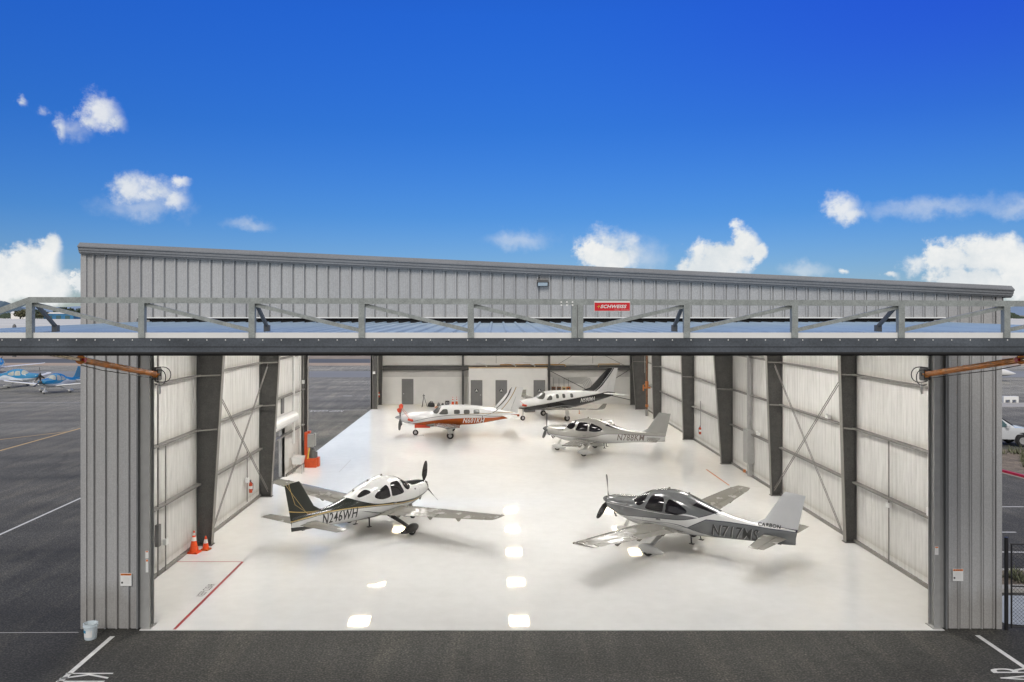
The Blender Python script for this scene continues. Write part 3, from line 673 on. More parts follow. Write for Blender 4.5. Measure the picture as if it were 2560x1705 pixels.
BK = (.016, .016, .018)
bk = [(.5,1.0),(1.1,1.08),(3.5,1.36),(6.3,1.68),(8.2,1.86),(10.2,2.1)]
m590 = livery('white_body_black_belly', WH, [(BK, 'z', None, bk), ((.55,.54,.5), 'z', sh(bk, .02), sh(bk, .05)), ((.7,.7,.7), 'z', [(2.6,.83),(4.0,1.0),(5.2,1.02),(6.3,.86),(7,.7)], [(2.6,.85),(4.0,1.04),(5.2,1.06),(6.3,.88),(7,.7)])])
f590 = livery('black_and_white_tail', WH, [(BK, 'x', [(1,6)]*1+[(5,6)], [(1.6,7.3),(2.2,8.5),(3.0,9.35),(3.9,10.1)]), (WH, 'x', [(1.6,7.0),(2.2,8.25),(3.0,9.15),(3.9,9.95)], [(1.6,7.05),(2.2,8.3),(3.0,9.2),(3.9,10.0)])])
t590 = big_plane('white and black turboprop plane reading N590MA at the back of the hangar', (.88, 65.9, .022), 26, dict(
    st=[(.55,1.52,1.12,.22),(.65,1.58,1.04,.34),(1.2,1.68,.92,.47),(2.0,1.76,.82,.56),(2.5,1.82,.78,.60),(2.9,2.05,.77,.62),(3.3,2.24,.76,.63),(4.2,2.32,.76,.64),(5.6,2.30,.80,.63),(6.6,2.22,.92,.57),(7.6,2.14,1.1,.45),(8.6,2.06,1.3,.3),(9.6,1.98,1.52,.15),(10.2,1.9,1.68,.05)],
    liv=m590, wind=dict(z=[(2.5,1.80),(2.65,1.70),(2.9,1.68),(3.1,1.84),(3.22,2.05),(3.26,2.16)]), wins=[[(3.25,1.62),(3.72,1.62),(3.74,1.9),(3.6,1.96),(3.42,1.84)], *[[(x,1.72),(x+.2,1.72),(x+.24,1.86),(x+.2,2.02),(x,2.02),(x-.03,1.86)] for x in (4.15, 4.75, 5.5)]],
    wing=[(0,(3.3,.3,.84),(5.4,.3,.86),.14),(.1,(3.6,.8,.90),(5.2,.8,.90),.14),(.93,(4.25,6.05,1.35),(5.0,6.05,1.34),.12),(.97,(4.45,6.3,1.45),(5.05,6.3,1.44),.09),(1,(4.8,6.42,1.8),(5.15,6.42,1.8),.07)], wing_m=M['wingbeige'],
    stab=[(0,(8.9,.05,1.86),(10.0,.05,1.86),.09),(1,(9.35,2.45,1.88),(10.0,2.45,1.88),.08)], stab_m=M['white'], gear=[(4.35,1.93,.24)], gear_m=M['white'], nose=(1.4,.2), metal=M['rim'],
    doors=(1.5,2.4,.66,.86), door_m=M['boxdark'], fin=[(0,(6.6,0,2.1),(10.05,0,1.85),.05),(.14,(7.7,0,2.4),(10.12,0,2.2),.07),(1,(9.5,0,3.98),(10.5,0,3.95),.07)], fin_m=f590,
    prop=(1.36, 5, 1.15, 20, .23, .6), spin_m=M['spinsilver'], prop_m=M['propgrey'], exh=(1.15,1.3), reg=('N590MA', 6.45, 1.5, 1.26, .33, M['paper']), rise=.06))

# a white jet out beyond the far fence on the right
big_plane('white jet nose showing past the right corner of the hangar', (66.2, 106, 0), 178, dict(
    st=[(0,1.0,.92,.03),(.3,1.12,.82,.16),(1.0,1.4,.68,.4),(2.0,1.7,.6,.62),(2.8,2.1,.56,.72),(4.5,2.3,.55,.78),(8,2.3,.6,.78),(11,2.2,1.0,.55),(13,2.05,1.6,.2)],
    liv=livery('white_jet_body', WH, [((.25,.27,.30), 'z', None, [(0,.8),(13,.9)])]), wind=dict(z=[(2.0,1.7),(2.3,1.62),(2.7,1.7),(2.85,2.0)]), wins=[[(3.6,1.7),(3.85,1.7),(3.9,1.85),(3.85,2.0),(3.6,2.0),(3.55,1.85)]],
    wing=[(0,(5.2,.3,.7),(8.0,.3,.7),.12),(1,(7.3,6.5,1.0),(8.3,6.5,1.0),.1)], wing_m=M['white'], stab=[(0,(11.9,.05,3.4),(13.2,.05,3.4),.08),(1,(12.6,2.6,3.45),(13.3,2.6,3.45),.08)], stab_m=M['white'],
    gear=[(6.9,1.4,.26)], gear_m=M['white'], nose=(1.9,.22), metal=M['rim'], doors=(1.9,2.6,.4,.6), door_m=M['white'], fin=[(0,(10.2,0,2.0),(13.0,0,1.8),.07),(1,(12.4,0,3.7),(13.6,0,3.7),.07)], fin_m=M['white']))

# ------------------------------------------------------------------ ground and setting
def struct(name, mb, m, **k): return tag(mb.build(name, m), kind='structure', **k)
def sheet(x0, x1, y0, y1, z, h=.4): return MB().box(x0, x1, y0, y1, z-h, z)
struct('ground', MB().add([(-5000,-300,-.6),(5000,-300,-.6),(5000,7000,-.6),(-5000,7000,-.6)], [(0,1,2,3)]), M['ground'])
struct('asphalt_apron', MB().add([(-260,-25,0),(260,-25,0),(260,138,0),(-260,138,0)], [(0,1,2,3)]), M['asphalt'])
struct('taxiway_verge', sheet(-900, 900, 138, 145, .02), M['verge'])
struct('runway', sheet(-900, 900, 145, 158, .02), M['runway'])
struct('dirt_strip', sheet(-900, 900, 158, 172, .03), M['dirt'])
struct('field', sheet(-2500, 2500, 172, 1650, .03), M['field'])
struct('taxiway', sheet(-900, 900, 112, 124, .02), mat('pale_taxiway', (.24,.25,.265), .8, 0, 0, .12, .1, stretch=(.1,1,1)))

def strip(p, q, w, m, name, label, cat='painted line', z=.004, group=None):
    p = Vector(p); q = Vector(q); p.z = q.z = 0; d = (q-p).normalized(); n = Vector((-d.y, d.x, 0))*w/2
    o = MB().add([v+Vector((0, 0, z)) for v in (p-n, q-n, q+n, p+n)], [(0, 1, 2, 3)]).build(name, M[m]); o['kind'] = 'structure'
    return o
strip(gp(281.4,1590.9), gp(100,1748), .13, 'roadwhite', 'apron_line', '')
strip(gp(2443,1588.4), gp(2640,1722), .13, 'roadwhite', 'apron_line', '')
strip(gp(-200,1427), gp(240,1228), .12, 'roadwhite', 'apron_line', '')
strip(gp(-60,1143.5), gp(215,1067), .14, 'roadyellow', 'taxi_line', '')
strip(gp(-60,1106), gp(170,1079), .12, 'roadyellow', 'taxi_line', '')
strip(gp(-80,1005.6), gp(215,1007.2), .16, 'thinline', 'apron_line', '')
strip(gp(-150,1583), gp(196,1581), .03, 'bandgrey', 'paving_joint', '')
strip(gp(560,1026.5), gp(918,1025), .14, 'roadwhite', 'apron_line', '')
strip(gp(858,990), gp(880,990), .3, 'roadwhite', 'apron_mark', '')
for (a, b_) in (((2495,1330.5),(2540,1330.5)), ((2495,1380),(2600,1381)), ((2495,1267),(2560,1267))):
    strip(gp(*a), gp(*b_), .11, 'roadwhite', 'parking_line', '')

def stencil(body, org, du, dv, w, h, z=.004, m='roadwhite', name='painted_lettering', bars=True, bold=.0):
    org = Vector(org); du = Vector(du); dv = Vector(dv)
    mb = text_fit(body, w, h, lambda u, v: org+du*u+dv*v+Vector((0, 0, z)), bold, 0, 1.05)
    o = mb.build(name, M[m], recalc=False)
    return o
# big stencilled letters each side of the apron, read along the markings
o = stencil('KEEP CLEAR', gp(162,1684.7)+Vector((0, .05, 0)), (0,-1,0), (1,0,0), 3.5, 1.15); o['kind'] = 'structure'
x_r = gp(2462,1667.8).x
o = stencil('KEEP CLEAR', (x_r+1.15, gp(2462,1667.8).y-3.5, 0), (0,1,0), (-1,0,0), 3.5, 1.15); o['kind'] = 'structure'
for k in range(3):   # stencil bridges
    x = gp(162,1684.7).x+.30+.28*k
o = stencil('KEEP CLEAR', gp(860,1026), (-1,0,0), (0,-1,0), 2.9, 1.25, m='roadwhite'); o['kind'] = 'structure'

# ------------------------------------------------------------------ hangar
XL, XR, Y0, Y1 = -11.21, 13.66, 22.54, 78.7
JL, JR = -9.39, 11.87
HZ = 8.38
def zroof(x): return 10.19+(x-XL)*(9.03-10.19)/(XR-XL)
H = thing('hangar', 'grey ribbed metal hangar with its wide door raised and white floor inside', 'hangar', (0, 0, 0))
def ribbed(mb, x0, x1, z0, zt, y, phase=0.0, p=.3165, rb=.045, mi=0, sgn=-1):
    xs = []; k = math.floor((x0-phase)/p)-1
    while True:
        b = phase+k*p; k += 1
        for dx, dy in ((0, 0), (.222, 0), (.234, rb), (.262, rb), (.272, 0), (.277, -.034), (.306, -.034), (.311, 0)):
            x = b+dx
            if x0 < x < x1: xs.append((x, dy))
        for dx in (.085, .15):
            for e, dy in ((-.008, 0), (0, .004), (.008, 0)):
                x = b+dx+e
                if x0 < x < x1: xs.append((x, dy))
        if b > x1: break
    xs = [(x0, 0)]+sorted(xs)+[(x1, 0)]
    f = zt if callable(zt) else (lambda x: zt)
    vs = [(x, y+sgn*dy, z0) for x, dy in xs]+[(x, y+sgn*dy, f(x)) for x, dy in xs]; n = len(xs)
    return mb.add(vs, [(i, i+1, n+i+1, n+i) for i in range(n-1)], mi)
fw = MB(); ribbed(fw, XL+.05, XR-.05, HZ+.06, lambda x: zroof(x)+.12, Y0, -11.15)
ribbed(fw, XL+.05, JL-.33, .02, HZ+.06, Y0, -11.15); ribbed(fw, JR+.33, XR-.05, .02, HZ+.06, Y0, -11.15)
fw.box(XL+.05, XR-.05, Y0+.05, Y0+.20, HZ+.08, 9.0); fw.box(XL+.05, JL-.33, Y0+.05, Y0+.2, .02, HZ+.08); fw.box(JR+.33, XR-.05, Y0+.05, Y0+.2, .02, HZ+.08)
fw.build('front_wall', M['siding'], H, recalc=False)
for x, s in ((XL, 1), (XR, -1)):
    ct = MB(); ct.box(min(x, x+s*.13), max(x, x+s*.13), Y0-.05, Y0+.0, .02, zroof(x)+.1); ct.box(x-.02 if s > 0 else x, x if s > 0 else x+.02, Y0-.05, Y0+.2, .02, zroof(x)-.02)
    ct.build('corner_trim', M['siding'], H)
for x0, x1 in ((JL-.33, JL-.29), (JR+.29, JR+.33)): MB().box(x0, x1, Y0-.055, Y0+.25, .02, HZ).build('jamb_trim', M['trim'], H)
for s, j in ((-1, JL), (1, JR)):      # recessed dark jamb and steel door post
    a, b_ = sorted((j+s*.155, j+s*.29)); MB().box(a, b_, Y0+.06, Y0+.3, .02, HZ).build('jamb', M['boxgrey'], H)
    po = MB(); a, b_ = sorted((j, j+s*.155))
    po.box(a, b_, Y0-.0, Y0+.02, .03, HZ).box(a, b_, Y0+.30, Y0+.32, .03, HZ)
    c = (a+b_)/2; po.box(c-.01, c+.01, Y0+.02, Y0+.30, .03, HZ); po.box(a-.05, b_+.05, Y0-.05, Y0+.37, .02, .04)
    po.build('door_post', M['boxgrey'], H)
MB().box(JL-.3, JR+.3, Y0+.02, Y0+.3, HZ-.12, HZ+.06).build('door_header', M['gap'], H)  # header coloured near-black as the shade of the hinge gap
MB().box(JL-.3, JR+.3, Y0-.05, Y0+.0, HZ+.045, HZ+.075).build('header_flashing', M['white'], H)
# roof with a stepped fascia
fa = MB(); prof = [(0,-.28),(-.07,-.28),(-.07,-.235),(-.12,-.22),(-.12,-.13),(-.15,-.12),(-.15,-.015),(-.19,.01),(-.19,.06),(-.05,.23),(.3,.23),(.3,-.28)]
xa, xb = XL-.01, XR+.24
prof = [(a, .23-(.23-b_)*.60) for a, b_ in prof]; fa.extrude(prof, [(xa, Y0-.06, zroof(xa)+.05), (xb, Y0-.06, zroof(xb)+.05)]); fa.build('fascia', M['fascia'], H)
MB().add([(xa, Y0+.25, zroof(xa)-.18),(xb, Y0+.25, zroof(xb)-.18),(xb, Y1, zroof(xb)-.18),(xa, Y1, zroof(xa)-.18),(xa, Y0+.25, zroof(xa)+.24),(xb, Y0+.25, zroof(xb)+.24),(xb, Y1, zroof(xb)+.24),(xa, Y1, zroof(xa)+.24)],
         [(0,1,2,3),(4,7,6,5),(0,4,5,1),(1,5,6,2),(2,6,7,3),(3,7,4,0)]).build('roof', M['roofliner'], H)
gt = MB()
for x in (XR+.08,): gt.box(x, x+.16, Y0-.1, Y1, zroof(x)-.05, zroof(x)+.12)
gt.build('gutter', M['fascia'], H)
# side walls: inner liner with soft pleats, outer ribs
def pleat(mb, x, y0, y1, z0, z1, s):
    ys = []; y = y0
    while y < y1-.01: ys.append(y); y += .05
    ys.append(y1); f = lambda y: x-s*(.026*abs(math.sin(PI*y/.3165))**.5)
    n = len(ys); vs = [(f(y), y, z0) for y in ys]+[(f(y), y, z1) for y in ys]
    mb.add(vs, [(i, i+1, n+i+1, n+i) for i in range(n-1)])
YR0, YR1, ZR = 39.7, 43.5, 2.9       # roll-up door opening
YB0, YB1, ZB = 47.5, 74.4, 7.3       # wide side opening
def side_wall(xi, xo, pieces, s, name):
    mb = MB()
    for y0, y1, z0, z1 in pieces:
        pleat(mb, xi, y0, y1, z0, z1, s)
        a, b_ = sorted((xi+.012*s*-1, xo)); a += .015 if s > 0 else 0; b_ -= .015 if s < 0 else 0
        mb.box(a, b_, y0, y1, z0, z1)
    mb.build(name, M['liner'], H, recalc=False)
zl_, zr_ = zroof(-11.1)-.2, zroof(13.5)-.2
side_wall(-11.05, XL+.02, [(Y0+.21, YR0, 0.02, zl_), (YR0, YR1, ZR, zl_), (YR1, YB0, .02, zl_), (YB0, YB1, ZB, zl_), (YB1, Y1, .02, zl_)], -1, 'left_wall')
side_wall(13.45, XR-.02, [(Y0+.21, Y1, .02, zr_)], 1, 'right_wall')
for a, b_ in ((YR1, YR1+.05), (YR0-.05, YR0)): MB().box(-11.36, -11.06, a, b_, .02, ZR+.02).build('roll_door_jamb', M['boxgrey'], H)
for a, b_ in ((YB0-.12, YB0), (YB1, YB1+.12)): MB().box(XL-.01, -11.0, a, b_, .02, ZB).build('side_opening_trim', M['girt'], H)
MB().box(-11.05, -10.97, 42.6, 43.1, 3.42, 4.22).build('wall_louvre', M['boxdark'], H)
# roll-up door coil above its opening
coil = MB().lathe([(.27, YR0-.05), (.30, YR0), (.30, YR1+.5), (.27, YR1+.55)], (-10.72, 0, 3.12), 14, axis='y').build('roll_up_door', M['white'], H)
MB().lathe([(.05, YR0-.12), (.27, YR0-.11), (.27, YR0-.06)], (-10.72, 0, 3.12), 12, axis='y').build('coil_bracket', M['black'], coil)
# back wall
bw = MB(); YBk = 78.4
bw.box(XL+.05, XR-.05, YBk, Y1, .02, 9.0); bw.build('back_wall', M['offwhite'], H)
MB().box(-10.9, 13.4, YBk-.02, YBk-.003, 2.62, 3.2).build('wall_band', M['bandgrey'], H)
MB().box(-10.9, 13.4, YBk-.30, YBk-.02, 3.26, 3.68).box(-10.9, 13.4, YBk-.36, YBk-.30, 3.26, 3.30).box(-10.9, 13.4, YBk-.36, YBk-.30, 3.64, 3.68).build('wall_beam', M['column'], H)
MB().box(-10.9, 13.4, YBk-.2, YBk-.02, 3.72, 3.84).build('beam_ledge', M['offwhite'], H)
for x in (-3.1, 4.98): MB().box(x-.1, x+.1, YBk-.48, YBk-.46, .02, 9).box(x-.01, x+.01, YBk-.46, YBk-.22, .02, 9).box(x-.1, x+.1, YBk-.22, YBk-.2, .02, 9).build('back_column', M['column'], H)
for x in (0.0, 9.1): MB().box(x, x+.03, YBk-.03, YBk-.004, 3.9, 9).build('wall_seam', M['girt'], H)
def man_door(x, y, w=1.0, h=2.4, sign=True):
    d = MB().box(x-w/2, x+w/2, y-.04, y, .03, h).build('door', M['doorgrey'], H)
    MB().box(x-w/2-.05, x-w/2, y-.05, y, .03, h+.05).box(x+w/2, x+w/2+.05, y-.05, y, .03, h+.05).box(x-w/2, x+w/2, y-.05, y, h, h+.05).build('door_frame', M['flange'], d)
    hx = x+w/2-.12 if sign else x-w/2+.12
    MB().box(hx-.05, hx+.05, y-.09, y-.04, 1.0, 1.06).build('door_handle', M['rim'], d)
    if sign:
        MB().lathe([(.01, 0), (.17, 0), (.17, .01)], (x, y-.051, 1.43), 24, axis='y').build('restroom_sign', [M['textdark']], d)
        tri = MB().add([(x-.115, y-.056, 1.36), (x+.115, y-.056, 1.36), (x, y-.056, 1.56)], [(0, 1, 2)]); tri.build('sign_triangle', M['paper'], d)
        MB().box(x-.045, x-.015, y-.060, y-.058, 1.38, 1.45).box(x+.015, x+.045, y-.060, y-.058, 1.38, 1.45).build('sign_figures', M['textdark'], d)
man_door(at(1019, 950, YBk).x, YBk-.004, 1.0, 2.38, False)
YB_ = 77.2
bx0, bx1 = at(1172, 900, YB_).x, at(1368.5, 900, YB_).x
MB().box(bx0, bx1, YB_, YBk-.40, .02, 3.50).build('restroom_block', M['offwhite'], H)
MB().box(bx0-.03, bx1+.02, YB_-.04, YBk-.39, 3.50, 3.60).build('block_cap', M['wood'], H)
for px in (1191.4, 1253.3, 1348.5): man_door(at(px, 950, YB_).x, YB_-.004, .98, 2.36)
# tapered frame columns
def column(side, y, xo, xb_, xt, z1=8.9, fw_=.26):
    mb = MB(); s = side
    def sx(a, b_): return sorted((a, b_))
    t = .018
    # outer flange, web, tapered inner flange
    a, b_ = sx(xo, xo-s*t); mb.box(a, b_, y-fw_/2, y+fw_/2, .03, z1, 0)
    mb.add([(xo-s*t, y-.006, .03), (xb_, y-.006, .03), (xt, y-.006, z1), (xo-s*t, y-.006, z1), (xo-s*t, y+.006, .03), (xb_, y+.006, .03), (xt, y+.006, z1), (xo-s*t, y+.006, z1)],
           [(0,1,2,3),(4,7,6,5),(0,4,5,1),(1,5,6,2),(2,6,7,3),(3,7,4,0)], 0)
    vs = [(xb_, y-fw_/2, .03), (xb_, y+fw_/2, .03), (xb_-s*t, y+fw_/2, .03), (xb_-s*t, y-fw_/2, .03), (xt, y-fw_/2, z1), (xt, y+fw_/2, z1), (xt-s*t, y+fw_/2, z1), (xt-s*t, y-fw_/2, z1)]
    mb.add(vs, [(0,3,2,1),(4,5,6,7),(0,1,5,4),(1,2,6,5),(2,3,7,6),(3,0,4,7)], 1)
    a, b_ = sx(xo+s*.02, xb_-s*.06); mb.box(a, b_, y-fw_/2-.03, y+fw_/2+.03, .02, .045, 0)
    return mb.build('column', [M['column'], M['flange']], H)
RC = [(31.1, 13.05, 12.78), (39.1, 12.94, 12.62), (47.3, 12.82, 12.2), (56.5, 12.72, 12.5), (67.6, 12.8, 12.55), (74.4, 12.5, 11.9)]
LC = [(30.75, -10.50, -9.95), (38.85, -10.5, -9.98), (47.3, -10.72, -10.68)]
for y, a, b_ in RC: column(1, y, 13.42, a, b_)
for y, a, b_ in LC: column(-1, y, -11.02, a, b_)
column(-1, 74.6, -11.02, -10.66, -10.62); column(-1, 78.05, -11.02, -10.72, -10.62)
column(1, 78.0, 13.42, 12.6, 12.55)
# girts per bay, with flange braces at the columns
def girts(side, xw, cols, ylist, skip=lambda y0, y1, z: False):
    for y0, y1 in zip(ylist, ylist[1:]):
        for z in (2.32, 4.32, 6.31, 8.25):
            if skip(y0, y1, z): continue
            s = side; x0, x1 = sorted((xw-s*.02, xw-s*.20)); xi = x0 if s > 0 else x1
            g = MB().box(x0, x1, y0+.16, y1-.16, z-.012, z+.0, 0)
            a, b_ = sorted((xi, xi-s*.012)); g.box(a, b_, y0+.16, y1-.16, z-.07, z, 0)
            g.build('girt', M['girt'], H)
girts(1, 13.45, RC, [Y0+.2]+[c[0] for c in RC]+[78.0])
girts(-1, -11.05, LC, [Y0+.2]+[c[0] for c in LC], lambda a, b_, z: False)
for side, cols in ((1, RC), (-1, LC[:2])):
    for y, xb_, xt in cols:
        for z in (4.32, 6.31):
            xi = xb_+(xt-xb_)*z/8.9; xw = 13.25 if side > 0 else -10.85
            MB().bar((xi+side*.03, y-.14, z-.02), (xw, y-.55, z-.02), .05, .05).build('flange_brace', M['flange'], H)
bb_ = MB().box(13.36, 13.44, Y0+.3, 77.8, .021, .14)
bb_.build('base_angle', M['girt'], H)
bb_ = MB().box(-11.04, -10.96, Y0+.3, YR0-.1, .021, .14).box(-11.04, -10.96, YR1+.1, YB0-.2, .021, .14); bb_.build('base_angle', M['girt'], H)
# twin-rod cross bracing
def xbrace(x, ya, yb, z0=.35, z1=6.15):
    for (p, q) in (((x, ya+.2, z0), (x, yb-.2, z1)), ((x, ya+.2, z1), (x, yb-.2, z0))):
        mb = MB()
        for o_ in (-.06, .06): mb.tube((p[0], p[1], p[2]+o_), (q[0], q[1], q[2]+o_), .017, n=6)
        mb.bar(Vector(p), Vector(p)+(Vector(q)-Vector(p)).normalized()*.3, .1, .02, up=(1, 0, 0)); mb.build('cross_brace', M['girt'], H)
xbrace(13.02, 31.1, 39.1); xbrace(-10.6, 30.75, 38.85)
MB().bar((5.1, YBk-.5, 3.2), (8.4, YBk-.5, 1.5), .12, .06).bar((9.0, YBk-.5, 1.3), (12.6, YBk-.5, .5), .1, .06).bar((12.6, YBk-.5, 3.4), (9.4, YBk-.5, 1.4), .08, .05).build('diagonal_brace', M['column'], H)
MB().tube((5.7, YBk-.4, 3.75), (8.2, YBk-.4, 5.3), .02, n=6).tube((12.0, YBk-.4, 3.75), (8.9, YBk-.4, 5.3), .02, n=6).build('rod_brace', M['girt'], H)

# floor
struct('hangar_floor', MB().box(-11.15, XR-.1, Y0+.2, Y1-.1, -.3, .02).box(-9.62, 12.1, Y0-.1, Y0+.2, -.3, .02), M['floor'])
def fl(p, q, w, m, name='floor_line'):
    o = strip(p, q, w, m, name, '', z=.025); return o
fl(gp(435.4,1576), gp(606.5,1406), .085, 'redline'); fl(gp(438,1406), gp(604,1406), .06, 'redline')
fl(gp(1765.6,1174.4), gp(1823,1214.7), .09, 'orangeline'); fl(gp(1765.6,1174.4), gp(1846,1174.4), .04, 'thinline'); fl(gp(1870,1217), gp(1925,1217), .05, 'thinline')
fl(gp(795.6,1150.7), gp(877,1150.7), .04, 'thinline'); fl(gp(877,1150.7), gp(848,1181), .06, 'thinline'); fl(gp(756,1181), gp(848,1181), .05, 'thinline')
p = gp(512,1490); q = gp(532,1474)
o = stencil('KEEP CLEAR', Vector((p.x-.02, p.y-.1, 0)), (0,1,0), (-1,0,0), 1.15, .22, .026, 'textdark', 'floor_lettering'); o['kind'] = 'structure'

# lighting fixtures under the roof (their reflections show in the floor)
def lamp_mat(name, k):
    m = emis(name, (1, .965, .915), 50); t = m.node_tree; b = t.nodes['Principled BSDF']; tc = nd(t, 'ShaderNodeTexCoord'); sx = nd(t, 'ShaderNodeSeparateXYZ'); t.links.new(tc.outputs['Object'], sx.inputs[0])
    st_ = math_(t, 'GREATER_THAN', math_(t, 'FRACT', math_(t, 'MULTIPLY', sx.outputs[1], 4.84)), .42)      # six lit tubes behind the cover
    t.links.new(math_(t, 'ADD', math_(t, 'MULTIPLY', st_, 84*k), 4), b.inputs['Emission Strength']); return m
M['lamp'] = lamp_mat('led_diffuser', 1.0); M['lampfront'] = lamp_mat('led_diffuser_boosted', 1.24)  # front rows boosted to brighten the floor near the door
def ceiling_light(x, y, z, lab):
    t = thing('ceiling_light', lab, 'light fixture', (x, y, z), 0, 'high bay lights under the hangar roof')
    MB().box(-.56, .56, -.66, .66, .0, .09).box(-.1, .1, -.3, .3, .09, .16).tube((0, -.4, .09), (0, -.4, .9), .008, n=5).tube((0, .4, .09), (0, .4, .9), .008, n=5).build('housing', M['white'], t)
    MB().box(-.53, .53, -.62, .62, -.012, -.002).build('diffuser', M['lampfront' if y < 40 else 'lamp'], t); return t
for i, x in enumerate((-7.4, 1.25, 9.6)):
    for j, y in enumerate((26.5, 32.5, 38.7, 45.1, 51.6, 58.2, 64.3, 70.6)):
        if (i, j) == (2, 3): continue
        ceiling_light(x, y, 8.15, 'high bay light, %s row, %s from the front' % (('left', 'middle', 'right')[i], ('first', 'second', 'third', 'fourth', 'fifth', 'sixth', 'seventh', 'eighth')[j]))

# ------------------------------------------------------------------ raised hydraulic door (part of the hangar)
DY = 13.65; DSC = FPX/DY
DX0, DX1 = JL-.36, JR+.36
zA, zB = 8.30, 8.20      # skin height at hinge, at outer edge
def zd(y): return zB+(zA-zB)*(y-DY)/(Y0-.1-DY)
pn = MB(); xs = [(DX0, 0)]; k = 0; x = DX0+.1
while x < DX1-.1:
    for dx, dz in ((0, 0), (.018, .034), (.055, .034), (.073, 0)): xs.append((x+dx, dz))
    x += .3165
xs.append((DX1, 0)); n = len(xs)
for y in (DY+.06, Y0-.12):
    for a, dz in xs: pn.v.append((a, y, zd(y)+dz))
pn.f = [[i, i+1, n+i+1, n+i] for i in range(n-1)]; pn.m = [0]*len(pn.f)
pn.box(DX0, DX1, DY+.06, Y0-.14, zB-.16, zB-.02)
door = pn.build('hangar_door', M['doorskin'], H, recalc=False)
MB().box(DX0, DX1, DY-.01, DY+.07, zB-.055, zB+.035).build('edge_flashing', M['white'], door)
MB().box(DX0, DX1, DY-.04, DY-.012, zB-.285, zB-.053).box(DX0, DX1, DY-.012, DY+.2, zB-.27, zB-.17).build('edge_beam', M['beamdark'], door)
MB().tube((DX0, DY-.0, zB-.30), (DX1, DY-.0, zB-.30), .045, n=12).box(DX0, DX1, DY-.048, DY-.0405, zB-.20, zB-.193).build('bottom_seal', M['rubber'], door, True)
bo = MB(); x = DX0+.15
while x < DX1: bo.tube((x, DY-.048, zB-.085), (x, DY-.040, zB-.085), .0095, n=8); x += .3045
bo.build('rivet_row', M['paper'], door)
MB().box(DX0, DX1, Y0-.13, Y0-.06, zA-.12, zA+.03).build('hinge_rail', M['rubber'], door)
posts = [76, 356, 631, 905, 1177, 1443, 1716, 1985, 2251, 2514]
def dx(px): return (px-CX)/DSC
zc1, zc0 = 8.785, 8.69      # top chord upper and lower
pl_ = [dx(p) for p in posts]; sp_ = pl_[1]-pl_[0]
ex = [pl_[0]-2*sp_*.55, *pl_, pl_[-1]+sp_*1.0, pl_[-1]+sp_*2.0]
TS = -.0038   # the raised door leans very slightly to the right
def zt_(x, z): return z+TS*(x-dx(1443))
def chord(p, q, w, name, m='galv'): return MB().bar(p, q, w[0], w[1]).build(name, M[m], door)
xe = pl_[0]-.72*2
chord((pl_[0], DY, zt_(pl_[0], (zc1+zc0)/2)), (ex[-1], DY, zt_(ex[-1], (zc1+zc0)/2)), (.09, .094), 'top_chord')
chord((xe, DY, 8.24), (pl_[0]+.005, DY+.001, zt_(pl_[0], (zc1+zc0)/2)), (.09, .094), 'end_chord')
for i, x in enumerate(pl_+ex[-2:]):
    w_ = .1 if i != 5 else .19
    MB().box(x-w_/2, x+w_/2, DY-.05, DY+.05, zB-.05, zt_(x, zc0)).build('truss_post', M['galv'], door)
    if i == 5: MB().box(x-.006, x+.006, DY-.053, DY-.049, zB-.05, zt_(x, zc0)).build('post_seam', M['boxdark'], door)
al = pl_+ex[-2:]
for i in range(len(al)-1):
    a, b_ = al[i], al[i+1]
    if i < 5: p, q = (a+.05, DY+.03, zt_(a, zc0)-.02), (b_-.05, DY+.03, zB+.075)
    else: p, q = (a+.05, DY+.03, zB+.075), (b_-.05, DY+.03, zt_(b_, zc0)-.02)
    MB().bar(p, q, .05, .062).build('truss_diagonal', M['galv'], door)
for i in (0, 2, 6, 8):
    x = pl_[i]+(.05 if i < 5 else -.05)
    MB().bar((x, DY+.08, zt_(x, zc0)-.02), (x, DY+.68, zB+.13), .05, .05).box(x-.045, x+.045, DY+.64, DY+.74, zB, zB+.15).build('back_strut', M['boxdark'], door)
bo = MB()
for px in (1403.3, 1417.3, 1431.3):
    for py in (755.2, 762.8):
        c = at(px, py, DY-.05); bo.box(c.x-.013, c.x+.013, DY-.054, DY-.046, c.z-.013, c.z+.013)
bo.build('splice_bolts', M['paper'], door)
MB().box(DX0, DX1, DY+.2, DY+.3, zB-.26, zB-.17).build('frame_rail', M['galv'], door)
for i, x in enumerate(np.linspace(DX0+.3, DX1-.3, 12)): MB().box(x-.05, x+.05, DY+.32, Y0-.3, zB-.27, zB-.17).build('door_purlin', M['galv'], door)
# maker's sign on the truss
sg = thing('door_sign', 'red rectangular sign with white lettering on the truss of the raised door', 'sign', (dx(1529.3), DY-.055, 8.668))
sc = 1/DSC; w_, h_ = 89.5*sc, 25*sc
MB().box(-w_/2, w_/2, -.004, .0, -h_/2, h_/2).build('sign_plate', M['paper'], sg)
MB().box(-w_/2+.005, w_/2-.005, -.0065, -.0042, -h_/2+.006, h_/2-.024).build('red_field', M['signred'], sg)
text_fit('SCHWEISS', w_*.73, h_*.34, lambda u, v: (-w_*.33+u, -.009, -h_*.20+v), .03, .28, 1.05).build('sign_lettering', M['paper'], sg)
c0 = Vector((-w_*.375, -.0085, -h_*.03)); st_ = MB()
for (dx_, dz_) in ((.034, .004), (-.034, -.004), (.006, .033), (-.006, -.033)):
    e = Vector((dx_, 0, dz_)); nn = Vector((-dz_, 0, dx_)).normalized()*.006
    st_.add([c0+nn, c0+e, c0-nn], [(0, 1, 2)])
st_.build('star_emblem', M['signyellow'], sg, recalc=False)
